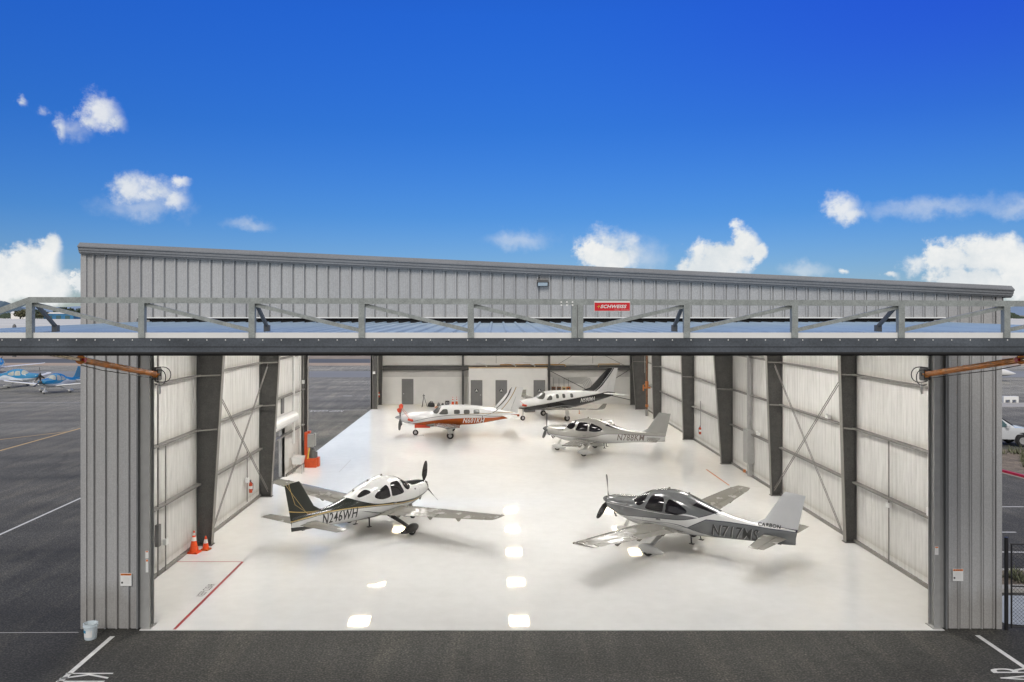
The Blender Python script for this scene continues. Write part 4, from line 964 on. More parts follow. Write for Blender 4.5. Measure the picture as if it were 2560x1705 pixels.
MB().box(w_*.05, w_*.2, -.009, -.0068, -h_*.38, -h_*.365).box(w_*.24, w_*.46, -.009, -.0068, -h_*.38, -h_*.365).build('small_print', M['paper'], sg)
# hydraulic cylinders
def cylinder(x, pv, s):
    hx = x
    p0 = Vector((hx, 22.62, 6.90)); p3 = Vector((hx+s*.02, 15.2, 8.02)); d = (p3-p0).normalized(); p1 = p0+d*4.15; up = Vector((0, 0, 1))
    c = MB().tube(p0, p1, .072, n=16).tube(p1-d*.02, p1+d*.05, .1, n=16).tube(p0, p0+d*.12, .095, n=14)
    for k in (.9, 1.9, 2.9): c.tube(p0+d*k, p0+d*(k+.05), .078, n=14)
    o = c.build('hydraulic_cylinder', M['cylorange'], H, True)
    MB().tube(p1, p3, .042, n=14).build('piston_rod', M['chrome'], o, True)
    MB().box(p0.x-.02, p0.x+.02, 22.5, 22.85, 6.72, 7.1).tube((p0.x-.12, p0.y, p0.z), (p0.x+.12, p0.y, p0.z), .05, n=10).box(p0.x-.09, p0.x-.06, 22.5, 22.75, 6.75, 7.05).box(p0.x+.06, p0.x+.09, 22.5, 22.75, 6.75, 7.05).build('pivot_bracket', M['column'], o)
    MB().tube(p1+Vector((-.1, 0, 0)), p1+Vector((.1, 0, 0)), .06, n=10).build('cylinder_collar', M['signred'], o)
    ho = MB()
    for e, zz in ((.42, .18), (.28, .10)):
        pts = [p0+Vector((-s*e*math.sin(PI*k/12)*1.0, -.1, zz-.36*k/12+.10*math.sin(2*PI*k/12))) for k in range(13)]
        ho.path(pts, .012, 6)
    ho.path([p1+Vector((0, 0, -.12)), p1-d*1+Vector((0, 0, -.15)), p1-d*2.5+Vector((0, 0, -.13)), p0+Vector((0, 0, -.12))], .012, 6)
    ho.build('hydraulic_hose', M['black'], o, True)
    MB().tube((p0.x-s*.05, 22.7, 6.35), (p0.x-s*.05, 22.7, 6.7), .03, n=8).build('limit_switch', M['paper'], o)
cylinder(-9.22, 0, -1); cylinder(11.66, 0, 1)

# ------------------------------------------------------------------ things on the front
t = thing('wall_light', 'small dark wall light high on the grey front wall of the hangar', 'wall light', (at(1356, 708, Y0-.05).x, Y0-.04, at(1356, 708, Y0).z))
MB().add([(-.15,0,.085),(.15,0,.085),(.15,0,-.085),(-.15,0,-.085),(-.15,-.1,.085),(.15,-.1,.085),(.15,-.2,.02),(-.15,-.2,.02),(-.15,-.12,-.085),(.15,-.12,-.085)], [(0,3,2,1),(0,1,5,4),(4,5,6,7),(3,8,9,2),(0,4,7,8,3),(1,2,9,6,5)]).build('housing', M['boxdark'], t)
MB().add([(-.13,-.198,.008),(.13,-.198,.008),(.13,-.128,-.078),(-.13,-.128,-.078)], [(0,1,2,3)]).build('lens', M['bucket'], t)
def warn(px0, py0, px1, py1, y, lab, small=False):
    a = at(px0, py0, y); b_ = at(px1, py1, y); w, h = b_.x-a.x, a.z-b_.z
    t = thing('warning_sign', lab, 'sign', ((a.x+b_.x)/2, y, (a.z+b_.z)/2))
    MB().box(-w/2, w/2, -.006, 0, -h/2, h/2).build('sign_plate', M['paper'], t)
    MB().box(-w/2+.01, w/2-.01, -.0085, -.0062, h/2-h*.17, h/2-.01).build('orange_header', M['signorange'], t)
    if not small:
        text_fit('WARNING', w*.6, h*.10, lambda u, v: (-w*.22+u, -.0095, h*.355+v), .02).build('header_lettering', M['textdark'], t)
        MB().add([(-w*.40, -.0095, h*.35), (-w*.28, -.0095, h*.35), (-w*.34, -.0095, h*.46)], [(0,1,2)]).build('alert_triangle', M['textdark'], t)
    l = MB()
    for k in range(9 if not small else 4):
        zz = h*.22-k*h*(.065 if not small else .15); ww = w*(.30 if k > 1 else .2)
        l.box(-ww*(.9 if k % 2 else 1), ww, -.0075, -.0062, zz-h*.008, zz+h*.008)
    l.build('printed_lines', M['bandgrey'], t)
    if not small: MB().lathe([(.001, 0), (w*.09, 0), (w*.09, .001)], (-w*.34, -.0075, -h*.24), 12, axis='y').build('pictogram', M['textdark'], t)
    return t
warn(301, 1433, 329, 1464.7, Y0-.045, 'white and orange warning notice low on the left front wall')
warn(2381.6, 1422, 2408, 1452.6, Y0-.045, 'white and orange warning notice low on the right front wall')
warn(363.5, 1377, 371.5, 1396, Y0-.012, 'narrow orange-topped notice on the left door post, above the plain one', True)
t_ = warn(364.5, 1398, 371, 1431, Y0-.012, 'tall narrow notice on the left door post, under the orange-topped one', True)
warn(2337, 1366, 2346, 1387, Y0-.012, 'narrow orange-topped notice on the right door post', True)

b0 = gp(226.5, 1597); b0.z = .004
t = thing('plastic_bucket', 'pale plastic bucket with blue and white label beside the left front corner', 'bucket', b0)
MB().lathe([(.14, 0), (.15, .02), (.168, .33), (.185, .33), (.185, .36), (.172, .365), (.172, .40), (.182, .40), (.182, .415), (.165, .415), (.15, .05), (.01, .045)], n=28, caps=False).build('bucket_body', M['bucket'], t, True)
MB().lathe([(.001, .30), (.16, .305)], n=24, caps=False).build('bucket_contents', mat('cream_contents', (.55,.5,.44), .7), t)
MB().add([(.156*math.cos(a)+0, .156*math.sin(a), z) if z < .2 else (.164*math.cos(a), .164*math.sin(a), z) for z in (.08, .27) for a in np.linspace(-2.5, -.9, 10)], [(i, i+1, 11+i, 10+i) for i in range(9)]).build('bucket_label', M['paper'], t)
MB().add([(.166*math.cos(a), .166*math.sin(a), z) for z in (.19, .26) for a in np.linspace(-2.5, -1.9, 6)], [(i, i+1, 7+i, 6+i) for i in range(5)]).build('blue_patch', M['bluelabel'], t)

# ------------------------------------------------------------------ inside the hangar
def cone(loc, h, br, lab, m='cone', base='cone', bands=2, grp=None):
    loc = Vector(loc); loc.z = .022
    t = thing('traffic_cone', lab, 'traffic cone', loc, random.uniform(-.3, .3), grp)
    MB().box(-br, br, -br, br, 0, .035).box(-br*.85, br*.85, -br*.85, br*.85, .035, .055).build('cone_base', M[base], t)
    r = lambda z: br*.72*(1-z/h)+.025
    MB().lathe([(r(.05), .05), (r(h*.3), h*.3), (r(h*.97), h*.97), (.02, h)], n=24).build('cone_body', M[m], t, True)
    for k, (a, b_) in enumerate(((.55, .72), (.80, .92)) if bands == 2 else ((.5, .78),)):
        MB().lathe([(r(h*a)+.003, h*a), (r(h*b_)+.003, h*b_)], n=24, caps=False).build('reflective_band', M['reflect'], t, True)
    return t
cone(gp(485, 1383), .78, .20, 'tall orange traffic cone with two white bands by the left wall')
cone(gp(514.5, 1376), .50, .145, 'short orange traffic cone with one white band beside the left column', 'cone', 'cone2', 1)

def extinguisher(loc, lab, s):
    t = thing('fire_extinguisher', lab, 'fire extinguisher', loc)
    MB().lathe([(.07, 0), (.075, .02), (.075, .38), (.055, .44), (.025, .47), (.025, .5)], n=16).build('cylinder_body', M['extred'], t, True)
    MB().lathe([(.0765, .17), (.0765, .3)], n=16, caps=False).build('label_band', M['paper'], t, True)
    MB().box(-.02, .02, -.1, .05, .5, .53).box(-.02, .02, -.1, .03, .55, .57).build('valve_handle', M['black'], t)
    MB().path([(.0, -.04, .5), (s*.12, -.05, .4), (s*.11, -.03, .2), (s*.09, -.02, .1)], .012, 6).build('hose', M['black'], t, True)
    return t
e = at(621.8, 1245, 37.0); extinguisher((-10.88, 36.9, .62), 'red fire extinguisher hung on the left wall before the second column', 1)
extinguisher((13.22, 53.9, .75), 'red fire extinguisher hung on the right wall beyond the third column', -1)
extinguisher((-10.75, 76.5, 0.9), 'orange fire extinguisher in the far left corner behind the steel post', 1)

# wall conduits and boxes
def conduit(x, pts, r=.02, name='conduit', m='boxgrey', lab='', box=None):
    t = thing(name, lab, name.replace('_', ' '), (0, 0, 0)); return t
def pole_box(lab, x, y, z0, z1, r, boxz=None, cat='electrical conduit', m='girt', s=1):
    t = thing('electrical_conduit', lab, cat, (x, y, z0))
    MB().tube((0, 0, 0), (0, 0, z1-z0), r, n=8).build('pipe', M[m], t, True)
    if boxz: MB().box(-.06-.02*0, .06, -.1, .1, boxz[0]-z0, boxz[1]-z0).build('junction_box', M['boxdark' if s < 0 else 'paper'], t)
    return t
pole_box('grey conduit with a dark switch box on the left wall near the door post', -10.9, at(395, 0, 1).y*0+2080*10.9/845, .1, 7.6, .03, (1.05, 1.75), s=-1)
pole_box('thin grey conduit on the left wall, next to the dark switch box', -10.88, 2080*10.88/826, .1, 4.2, .025, (.95, 1.15))
pole_box('thin conduit with white socket between the left cross bracing rods', -10.92, 2080*10.92/622, .3, 2.5, .022, (1.15, 1.35))
pole_box('thin conduit in the middle of the first right-hand wall bay', 13.3, 2080*13.3/982, .1, 4.3, .024, (2.0, 2.15))
pole_box('thin conduit close to the right door post with white box', 13.3, 2080*13.3/1085, 2.3, 7.6, .02, (2.35, 2.6))
pole_box('thin conduit above the extinguisher on the right wall', 13.28, 54.0, 1.3, 2.9, .018)
pole_box('white downpipe on the left wall next to the roll-up door coil', -10.85, 2080*10.85/506, 1.6, 8, .07, m='white')
pole_box('thin pipe right of the white downpipe on the left wall', -10.85, 2080*10.85/490, .3, 8, .03, m='offwhite')
pole_box('thin pipe beside the dark post of the side opening', -10.9, 2080*10.9/482, 1.4, 8, .03, (4.6, 4.8), m='girt')
# electrical distribution panel on the right wall
t = thing('electrical_cabinet', 'grey electrical cabinet with wide conduit on the right wall between two columns', 'electrical cabinet', (13.2, 43.6, .0))
MB().box(-.12, .2, -.4, .4, .75, 2.5).box(-.14, -.12, -.36, .36, .82, 2.43).build('cabinet', M['boxgrey'], t)
MB().box(-.02, .15, -.12, .12, 2.5, 8.0).box(-.02, .15, -.25, -.1, .1, .75).tube((.05, .1, .05), (.05, .1, .75), .05, n=10).build('wide_conduit', M['boxgrey'], t)
MB().box(.14, .19, .5, 1.1, 1.05, 2.4).build('plywood_board', M['chip'], t)
MB().box(-.02, .1, .7, .82, .1, .25).build('socket', M['valve'], t)
for i, (y, z, lab) in enumerate(((33.1, 4.45, 'small white emergency lamp on the upper girt of the braced right bay'), (45.4, 6.45, 'small white lamp on the top girt above the grey electrical panel'), (41.9, 2.5, 'small white box on the girt beside the second right column'), (53.5, 6.4, 'small white lamp on the girt beyond the third right column'), (64.3, 6.4, 'small white lamp on the girt beyond the fourth right column'))):
    t = thing('wall_lamp', lab, 'wall lamp', (13.2, y, z)); MB().box(-.05, .08, -.14, .14, -.06, .08).build('lamp_body', M['paper'], t)
    MB().tube((-.05, -.09, .1), (-.05, -.02, .1), .045, n=10).tube((-.05, .02, .1), (-.05, .09, .1), .045, n=10).build('lamp_heads', M['paper'], t)
# fire riser
t = thing('fire_standpipe', 'rusty vertical fire pipe with orange valves in the far right corner', 'pipe', (12.62, 69.6, .02))
MB().tube((0,0,0), (0,0,.55), .13, n=12).build('pipe_foot', M['boxgrey'], t, True)
MB().tube((0,0,.5), (0,0,9), .085, n=12).build('riser_pipe', M['rustpipe'], t, True)
MB().tube((0,0,.75), (0,0,.95), .13, n=12).build('pipe_coupling', M['valve'], t, True); MB().tube((0,0,6.7), (0,0,6.85), .12, n=12).build('pipe_coupling', M['valve'], t, True)
MB().tube((0,0,2.3), (0,0,2.9), .14, n=12).tube((-.3,0,2.35), (.3,0,2.35), .07, n=10).tube((-.3,-.05,2.1), (-.3,-.05,2.6), .06, n=10).build('valve', M['valve'], t, True)
MB().tube((.1,0,2.6), (.7,0,2.6), .02, n=6).lathe([(.12,-.01),(.12,.01)], (.35,0,2.6), 14, axis='x').tube((-.2,-.1,3.6), (-.2,-.1,6.2), .02, n=6).build('gauge_and_handwheel', M['boxgrey'], t)
pole_box('slim dark pipe behind the rusty fire pipe in the far right corner', 12.9, 71.5, .02, 9, .05, m='column')
# white wash sink on legs
t = thing('utility_sink', 'white plastic sink standing on thin legs by the left wall', 'sink', (-10.6, 44.6, .022), 0)
MB().loft([[(-.3,-.35,.88),(.3,-.35,.88),(.3,.35,.88),(-.3,.35,.88)], [(-.24,-.28,.5),(.24,-.28,.5),(.24,.28,.5),(-.24,.28,.5)]]).build('sink_bowl', M['white'], t)
for a, b_ in ((-.22,-.26),(.22,-.26),(.22,.26),(-.22,.26)): MB().bar((a, b_, .5), (a*1.1, b_*1.1, 0), .03).build('leg', M['boxgrey'], t)
MB().tube((-.24,0,.88), (-.24,0,1.1), .02, n=8).tube((-.24,0,1.1), (-.05,0,1.05), .015, n=8).tube((-.48,.0,.4), (-.48,.0,1.9), .03, n=8).build('tap', M['paper'], t)
# orange power unit of the door
t = thing('hydraulic_power_unit', 'orange hydraulic power unit with grey box and dark motor beside the side opening', 'machine', (-10.32, 46.3, .022), 0)
MB().box(-.12, .36, -.22, .22, 0, .52).box(.365, .5, -.18, .18, .06, .56).build('tank', M['orange'], t)
MB().box(-.3, -.13, -.18, .18, .0, 1.95).box(-.125, .0, -.18, .18, 1.9, 2.02).build('upright', M['orange'], t)
MB().box(-.12, .2, -.24, .06, 1.15, 1.84).box(.205, .3, -.2, .06, 1.2, 1.9).build('control_box', M['boxgrey'], t)
MB().tube((.08, 0, .52), (.14, 0, .95), .17, .15, 14).tube((.14,0,.95), (.15,0,1.08), .1, n=12).tube((.3,.05,.52), (.3,.05,.85), .08, n=10).build('motor', M['boxdark'], t, True)
MB().bar((-.11, -.24, .5), (-.0, -.24, 1.1), .07, .02).build('warning_stripe', M['signyellow'], t)
# along the back wall
def bw_at(px, py=1013, d=77.6): return gp(px, py) * 1.0
t = thing('camera_tripod', 'small dark tripod standing by the back wall right of the grey door', 'tripod', at(1059.5, 1014, 76.2).xy.to_3d()+Vector((0, 0, .022)))
for a in (0, 2.1, 4.2): MB().bar((0,0,1.0), (.32*math.cos(a), .32*math.sin(a), 0), .035).build('leg', M['black'], t)
MB().box(-.1,.1,-.08,.08,1.0,1.08).tube((0,0,.95),(0,0,1.2),.03,n=8).build('head', M['boxdark'], t)
def gear_item(px0, px1, h, lab, name, cat, m, lump=True, d=76.3, mat2=None):
    a = at(px0, 1013, d); b_ = at(px1, 1013, d); w = b_.x-a.x
    t = thing(name, lab, cat, ((a.x+b_.x)/2, d, .022)); rnd = random.Random(int(px0))
    mb = MB()
    if lump:
        F = Fus([(-w/2, h*.5, .05, .12), (-w*.42, h*.8, .02, .2), (-w*.1, h, 0, .26), (w*.25, h*.9, 0, .25), (w*.45, h*.7, .02, .18), (w/2, h*.4, .05, .1)], 2.6, 3.5, .4); F.mesh(18, 14, mb)
        mb.build('bag_body', M[m], t, True); MB().path([(-w*.25, 0, h*.9), (-w*.1, 0, h*1.15), (w*.1, 0, h*1.15), (w*.22, 0, h*.9)], .03, 6).build('carry_handle', M['black'], t)
    else:
        mb.box(-w/2, w/2, -.2, .2, 0, h*.92).box(-w*.46, w*.46, -.18, .18, h*.92, h).build('case_body', M[m], t)
        MB().box(-w*.3, -w*.1, -.215, -.2, h*.6, h*.8).box(w*.1, w*.3, -.215, -.2, h*.6, h*.8).build('latch', M['rim'], t)
    return t
gear_item(1069.5, 1087, .45, 'largest dark duffel bag lying by the back wall, next to the tripod', 'duffel_bag', 'bag', 'black')
gear_item(1092, 1101, .32, 'dark rounded bag between the duffel bag and the black case', 'kit_bag', 'bag', 'boxdark')
gear_item(1086.5, 1099, .12, 'flat orange bag on the floor in front of the dark bags', 'orange_pouch', 'bag', 'valve', True, 75.6)
gear_item(1102.5, 1111, .30, 'small dark grey bag left of the upright black case', 'small_bag', 'bag', 'black')
gear_item(1113, 1123.5, .55, 'upright black equipment case by the back wall', 'equipment_case', 'case', 'black', False)
cone(at(1132, 1013, 76.2), .92, .2, 'orange and white traffic cone at the back wall, nearer the black case', 'cone', 'cone', 2, None)
cone(at(1141.5, 1013, 76.4), .92, .2, 'yellowish worn traffic cone at the back wall, nearer the thin column', 'cone2', 'cone2', 2, None)
# red boxes on the back wall and conduits above
for i, (px, m, lab) in enumerate(((1384, 'rustpipe', 'brown-red box, leftmost of four on the back wall behind the black-bellied plane'), (1397.5, 'rustpipe', 'brown-red box, second from the left on the back wall'), (1410, 'chip', 'half-pale box, third from the left on the back wall'), (1421, 'valve', 'bright orange-red box, rightmost of four on the back wall'))):
    p = at(px, 972, YBk-.15); t = thing('alarm_box', lab, 'box', (p.x, YBk-.12, p.z)); MB().box(-.19, .19, -.08, .08, -.22, .2).build('box_body', M[m], t)
    MB().box(-.08, .08, -.1, -.08, -.06, .08).build('box_window', M['textdark'], t); MB().tube((0,0,.2), (0,0,1.0), .02, n=6).build('feed_pipe', M['girt'], t)
t = thing('conduit_bundle', 'nested pale conduits bending down the back wall above the red boxes', 'conduit', (0, YBk-.12, 0))
for k in range(6):
    z = 2.55-.1*k; xr = 8.95-.12*k
    MB().path([(5.3, 0, z), (xr-.5, 0, z), (xr-.15, 0, z-.08), (xr, 0, z-.4), (xr, 0, .5+.05*k)], .022, 6).build('pipe', M['boxgrey'], t, True)
t = thing('gas_pipe', 'yellow pipe running along the beam on the back wall', 'pipe', (0, YBk-.42, 0))
MB().path([(at(1250,0,77.8).x, 0, 3.78), (6.3, 0, 3.80), (6.45, 0, 3.78), (6.5, 0, 3.6)], .045, 8).path([(9.6, 0, 3.6), (9.6, 0, 3.84), (11.6, 0, 3.86)], .045, 8).build('pipe_run', M['yellowpipe'], t, True)
t = thing('flexible_duct', 'white flexible ducts drooping over the restroom block', 'duct', (0, 77.6, 3.62))
for x in (.0, 3.0, 5.0):
    x_ = -1.9+x*.9; MB().path([(x_, .4, .3), (x_+.5, .1, .32), (x_+.9, 0, .2), (x_+1.05, 0, .02)], .07, 8).build('duct_hose', M['white'], t, True)
t = thing('switch_plate', 'white switch plate on the steel post of the side opening', 'switch plate', (-10.9, 74.3, 3.3)); MB().box(-.11, .11, -.05, .02, -.11, .11).build('plate', M['paper'], t)
t = thing('wheel_chock', 'white wheel chock lying near the nose wheel of the red-bellied plane', 'chock', (gp(1053,1091).x, gp(1053,1091).y, .022)); MB().add([(-.22,-.07,0),(.22,-.07,0),(.22,.07,0),(-.22,.07,0),(-.22,0,.1),(.22,0,.1)], [(0,3,2,1),(0,1,5,4),(2,3,4,5),(0,4,3),(1,2,5)]).build('chock_body', M['white'], t)
t = thing('engine_stand', 'tiny upright orange bar under the wing of the black-bellied plane', 'tow bar', (at(1448, 1036, 71).x, 71, .022)); MB().bar((0,0,0), (0,0,.42), .05).box(-.06,.06,-.06,.06,0,.03).build('bar', M['valve'], t)

# ------------------------------------------------------------------ outside, right-hand side
fp = gp(2506, 1569.5); fx = 13.80
t = thing('chain_link_fence', 'black chain-link fence joining the right corner of the hangar', 'fence', (fx, 22.5, 0))
dirv = Vector((1, -.10, 0)).normalized(); L = 9.0; hF = 2.42
for k in range(4):
    p = dirv*(k*2.9); MB().tube(p, p+Vector((0, 0, hF+.08)), .05 if k == 0 else .04, n=10).build('fence_post', M['black'], t, True)
MB().tube(Vector((.12,0,hF-.1)), dirv*L+Vector((0,0,hF-.1)), .022, n=8).tube(Vector((.12,0,1.18)), dirv*L+Vector((0,0,1.18)), .02, n=8).tube(Vector((.12,0,.08)), dirv*L+Vector((0,0,.08)), .016, n=8).tube((.14,0,.05), (.14,0,hF-.1), .022, n=8).build('fence_rail', M['black'], t, True)
wm = MB(); s_ = .1
nn = int((L+hF)/s_)
for k in range(nn):
    for sg_ in (1, -1):
        x0 = k*s_-hF if sg_ > 0 else k*s_; z0, z1 = .08, hF-.1; xa_, xb2 = (x0, x0+(z1-z0)) if sg_ > 0 else (x0, x0-(z1-z0))
        a = Vector((xa_, 0, z0)); b2 = Vector((xb2, 0, z1))
        lo, hi = .16, L
        def clip(a, b2):
            d = b2-a; t0, t1 = 0, 1
            for lim, sgn in ((lo, 1), (hi, -1)):
                fa, fb = sgn*(a.x-lim), sgn*(b2.x-lim)
                if fa < 0 and fb < 0: return None
                if fa < 0: t0 = max(t0, -fa/(fb-fa))
                elif fb < 0: t1 = min(t1, fa/(fa-fb))
            return (a+d*t0, a+d*t1) if t1 > t0 else None
        c = clip(a, b2)
        if c:
            p, q = c; P_ = dirv*p.x+Vector((0, .004*sg_, p.z)); Q_ = dirv*q.x+Vector((0, .004*sg_, q.z)); wm.tube(P_, Q_, .0035, n=4, caps=False)
wm.build('wire_mesh', M['black'], t)

# planted islands and kerbs
def island(x0, x1, y0, y1, name, kerb='concrete', top='mulch', zt2=.13):
    k = MB().box(x0, x1, y0, y0+.16, -.1, zt2).box(x0, x1, y1-.16, y1, -.1, zt2)
    struct(name+'_kerb', k, M[kerb]); struct(name, MB().box(x0, x1, y0+.16, y1-.16, -.1, zt2-.02), M[top])
# near planter and walk
struct('pavement_kerb', MB().box(14.2, 40, 27.3, 27.5, -.1, .13), M['concrete']); struct('planting_bed', MB().box(14.2, 40, 25.9, 27.3, -.1, .11), M['mulch'])
struct('pavement', MB().add([(14.0,22.9,.02),(19,21.5,.02),(40,21.5,.02),(40,24.2,.02),(15.4,25.2,.02),(14.0,24.4,.02)], [(0,1,2,3,4,5)]), mat('pale_concrete_walk', (.44,.48,.52), .8, 0, 0, .08, 2))
struct('pavement_step', MB().box(14.6, 40, 25.5, 25.9, -.1, .12), M['concrete'])
k0 = gp(2460, 1169); k1_ = gp(2640, 1216)
MB_ = MB().bar((k0.x, k0.y, .05), (k1_.x, k1_.y, .05), .16, .2); struct('red_kerb', MB_, M['redkerb'])
MB_ = MB().bar((k0.x-.05, k0.y-.2, .0), (k1_.x-.05, k1_.y-.2, .0), .24, .06); struct('gutter_strip', MB_, M['concrete'])
struct('planting_strip', MB().add([(k0.x-6, k0.y+1.6, .12), (k0.x, k0.y+.1, .12), (k1_.x, k1_.y+.1, .12), (60, 38, .12), (70, 47.5, .12), (20, 53.0, .12)], [(0,1,2,3,4,5)]), M['mulch'])
struct('concrete_strip', sheet(18, 200, 76.5, 80, .02, .1), mat('pale_concrete_strip', (.40,.39,.38), .85, 0, 0, .1, .5))
sc_ = MB(); rnd = random.Random(3)
def grass_tuft(mb, x, y, z, h, n=26, spread=.3):
    for _ in range(n):
        a = rnd.uniform(0, 6.28); r0_ = rnd.uniform(0, spread*.5); hh = h*rnd.uniform(.5, 1.1); ln = rnd.uniform(.2, .8)*spread
        b0_ = Vector((x+r0_*math.cos(a), y+r0_*math.sin(a), z)); tp = b0_+Vector((ln*math.cos(a), ln*math.sin(a), hh)); s2 = Vector((-math.sin(a), math.cos(a), 0))*.03
        mb.add([b0_-s2, b0_+s2, tp], [(0, 1, 2)])
for i in range(170):
    x = rnd.uniform(27, 50); y = rnd.uniform(45.2, 51.8)
    grass_tuft(sc_, x, y, .11, rnd.uniform(.25, .6), 16, rnd.uniform(.3, .7))
tag(sc_.build('ground_cover_plants', M['shrub'], recalc=False), 'low grey-green plants filling the planting strip by the red kerb', 'ground cover', kind='stuff')
sc_ = MB()
for i in range(40): grass_tuft(sc_, rnd.uniform(14.5, 25), rnd.uniform(26.0, 27.1), .1, .3, 20, .45)
tag(sc_.build('bed_plants', M['shrub'], recalc=False), 'low plants in the bed along the near parking kerb', 'ground cover', kind='stuff')

# pickup truck
def loft_box(mb, secs): return mb.loft(secs)
pk = gp(2560, 1117)
TX = 32.1; t = thing('pickup_truck', 'white pickup truck parked beyond the planting strip, front to the right', 'truck', (TX, 54.6, 0), R(-8))
# +x is forward
def body_ring(x, hw, z0, z1, hw2=None):
    hw2 = hw2 or hw*.96
    return [(x, -hw*.97, z0), (x, -hw, (z0+z1)/2), (x, -hw2, z1), (x, hw2, z1), (x, hw, (z0+z1)/2), (x, hw*.97, z0)]
bd = MB().loft([body_ring(-2.9,.95,.62,1.22), body_ring(-1.0,.98,.5,1.24), body_ring(.0,.99,.48,1.24), body_ring(1.5,.99,.48,1.22), body_ring(2.3,.98,.5,1.16), body_ring(2.75,.93,.52,1.06), body_ring(2.88,.84,.58,.98)])
bo_ = bd.build('truck_body', M['carwhite'], t, True)
def cab_ring(x, hw, z0, hw2, z1): return [(x, -hw, z0), (x, -hw2, z1), (x, -hw2*.6, z1+.05), (x, hw2*.6, z1+.05), (x, hw2, z1), (x, hw, z0)]
MB().loft([cab_ring(-1.15,.94,1.2,.72,1.78), cab_ring(-.9,.95,1.2,.76,1.86), cab_ring(.35,.95,1.2,.76,1.86), cab_ring(.75,.95,1.2,.74,1.72), cab_ring(1.45,.93,1.18,.9,1.2)]).build('cab', M['carwhite'], t, True)
MB().add([(.78,-.73,1.70),(.78,.73,1.70),(1.42,.88,1.23),(1.42,-.88,1.23)], [(0,1,2,3)]).build('windshield', M['carglass'], t).location = (.03, 0, .06)
for sd in (-1, 1):
    MB().add([(.0, sd*.95, 1.27), (1.05, sd*.955, 1.27), (.66, sd*.80, 1.72), (.0, sd*.785, 1.80)], [(0,1,2,3)]).build('window', M['carglass'], t).location = (0, sd*.02, 0)
    MB().add([(-1.0, sd*.95, 1.27), (-.08, sd*.95, 1.27), (-.08, sd*.785, 1.80), (-.9, sd*.785, 1.78)], [(0,1,2,3)]).build('window', M['carglass'], t).location = (0, sd*.02, 0)
    MB().box(.82, 1.02, min(sd*.98, sd*1.2), max(sd*.98, sd*1.2), 1.22, 1.38).build('wing_mirror', M['carwhite'], t)
    MB().box(-.05, .0, min(sd*.985, sd*1.0), max(sd*.985, sd*1.0), .55, 1.25).build('door_seam', M['boxdark'], t); MB().box(.1, .28, min(sd*.985, sd*1.01), max(sd*.985, sd*1.01), 1.05, 1.1).build('door_handle', M['rim'], t)
    for wx in (-1.75, 1.85):
        MB().lathe([(.47, -.02), (.47, .02)], (wx, sd*.965, .46), 24, axis='y').build('wheel_arch', M['black'], t); wheel(t, (wx, sd*.92, .40), .40, .25, .62)
    MB().box(2.72, 2.86, min(sd*.55, sd*.88), max(sd*.55, sd*.88), .82, 1.0).build('headlight', M['paper'], t)
MB().box(2.8, 2.95, -.8, .8, .5, .62).build('bumper', M['rim'], t)
t = thing('road_barrier', 'white barrier block on the ramp beyond the truck', 'barrier', (gp(2524,1006).x, gp(2524,1006).y, 0))
MB().box(-.72, .72, -.25, .25, .28, .6).box(-.72, -.55, -.25, .25, 0, .28).box(.5, .72, -.25, .25, 0, .28).box(-.1, .1, -.25, .25, 0, .28).build('barrier_block', M['paper'], t)
# thin far fence
t = thing('wire_fence', 'thin grey wire fence crossing behind the white barrier block', 'fence', (48, 82.5, 0))
for k in range(9): MB().tube((k*3.0-6, 0, 0), (k*3.0-6, 0, 2.1), .03, n=6).build('fence_post', M['boxgrey'], t)
MB().tube((-6, 0, 2.1), (18, 0, 2.1), .02, n=6).tube((-6, 0, .1), (18, 0, .1), .015, n=6).build('fence_rail', M['boxgrey'], t)

# ------------------------------------------------------------------ far distance
def tree(loc, h, w, lab, m='leaf', grp=None):
    t = thing('tree', lab, 'tree', loc, 0, grp); rnd = random.Random(int(loc[0]*7))
    MB().tube((0,0,0), (0,0,h*.5), h*.035, h*.015, 7).bar((0,0,h*.3), (w*.25,0,h*.6), h*.02).bar((0,0,h*.35), (-w*.2,w*.1,h*.6), h*.02).build('trunk', M['bark'], t)
    mb = MB()
    for _ in range(420):
        a = rnd.uniform(0, 6.28); u = rnd.uniform(-1, 1); rr = rnd.uniform(.45, 1)
        c = Vector((math.cos(a)*math.sqrt(1-u*u)*rr*w*.5, math.sin(a)*math.sqrt(1-u*u)*rr*w*.5, h*.62+u*rr*h*.38))
        s2 = w*rnd.uniform(.03, .075); d1 = Vector((rnd.uniform(-1,1), rnd.uniform(-1,1), rnd.uniform(-1,1))).normalized()*s2; d2 = d1.orthogonal().normalized()*s2
        mb.add([c-d1, c+d2, c+d1, c-d2], [(0,1,2,3)])
    mb.build('crown', M[m], t, recalc=False); return t
D0 = 1400.0
def far(px, d=D0): return ((px-CX)*d/FPX, d, 0)
for px, h, w, lab, m in ((93, 20, 30, 'bushy tree directly left of the blue building', 'leaf'), (104, 16, 24, 'lower olive tree touching the blue building', 'leaf2'), (158, 26, 32, 'taller dark tree behind the blue building', 'leaf'), (174, 22, 34, 'broad dark tree behind the right end of the blue building', 'leaf'), (203, 24, 20, 'dark tree at the hangar corner on the horizon', 'leaf'), (57, 18, 30, 'olive tree left of the first truss post', 'leaf2'), (70, 22, 26, 'tree between white sheds and the truss post', 'leaf2')):
    tree(far(px, D0+30 if 'behind' in lab else D0), h*.8, w, lab, m)
hz_ = MB(); rnd = random.Random(5)
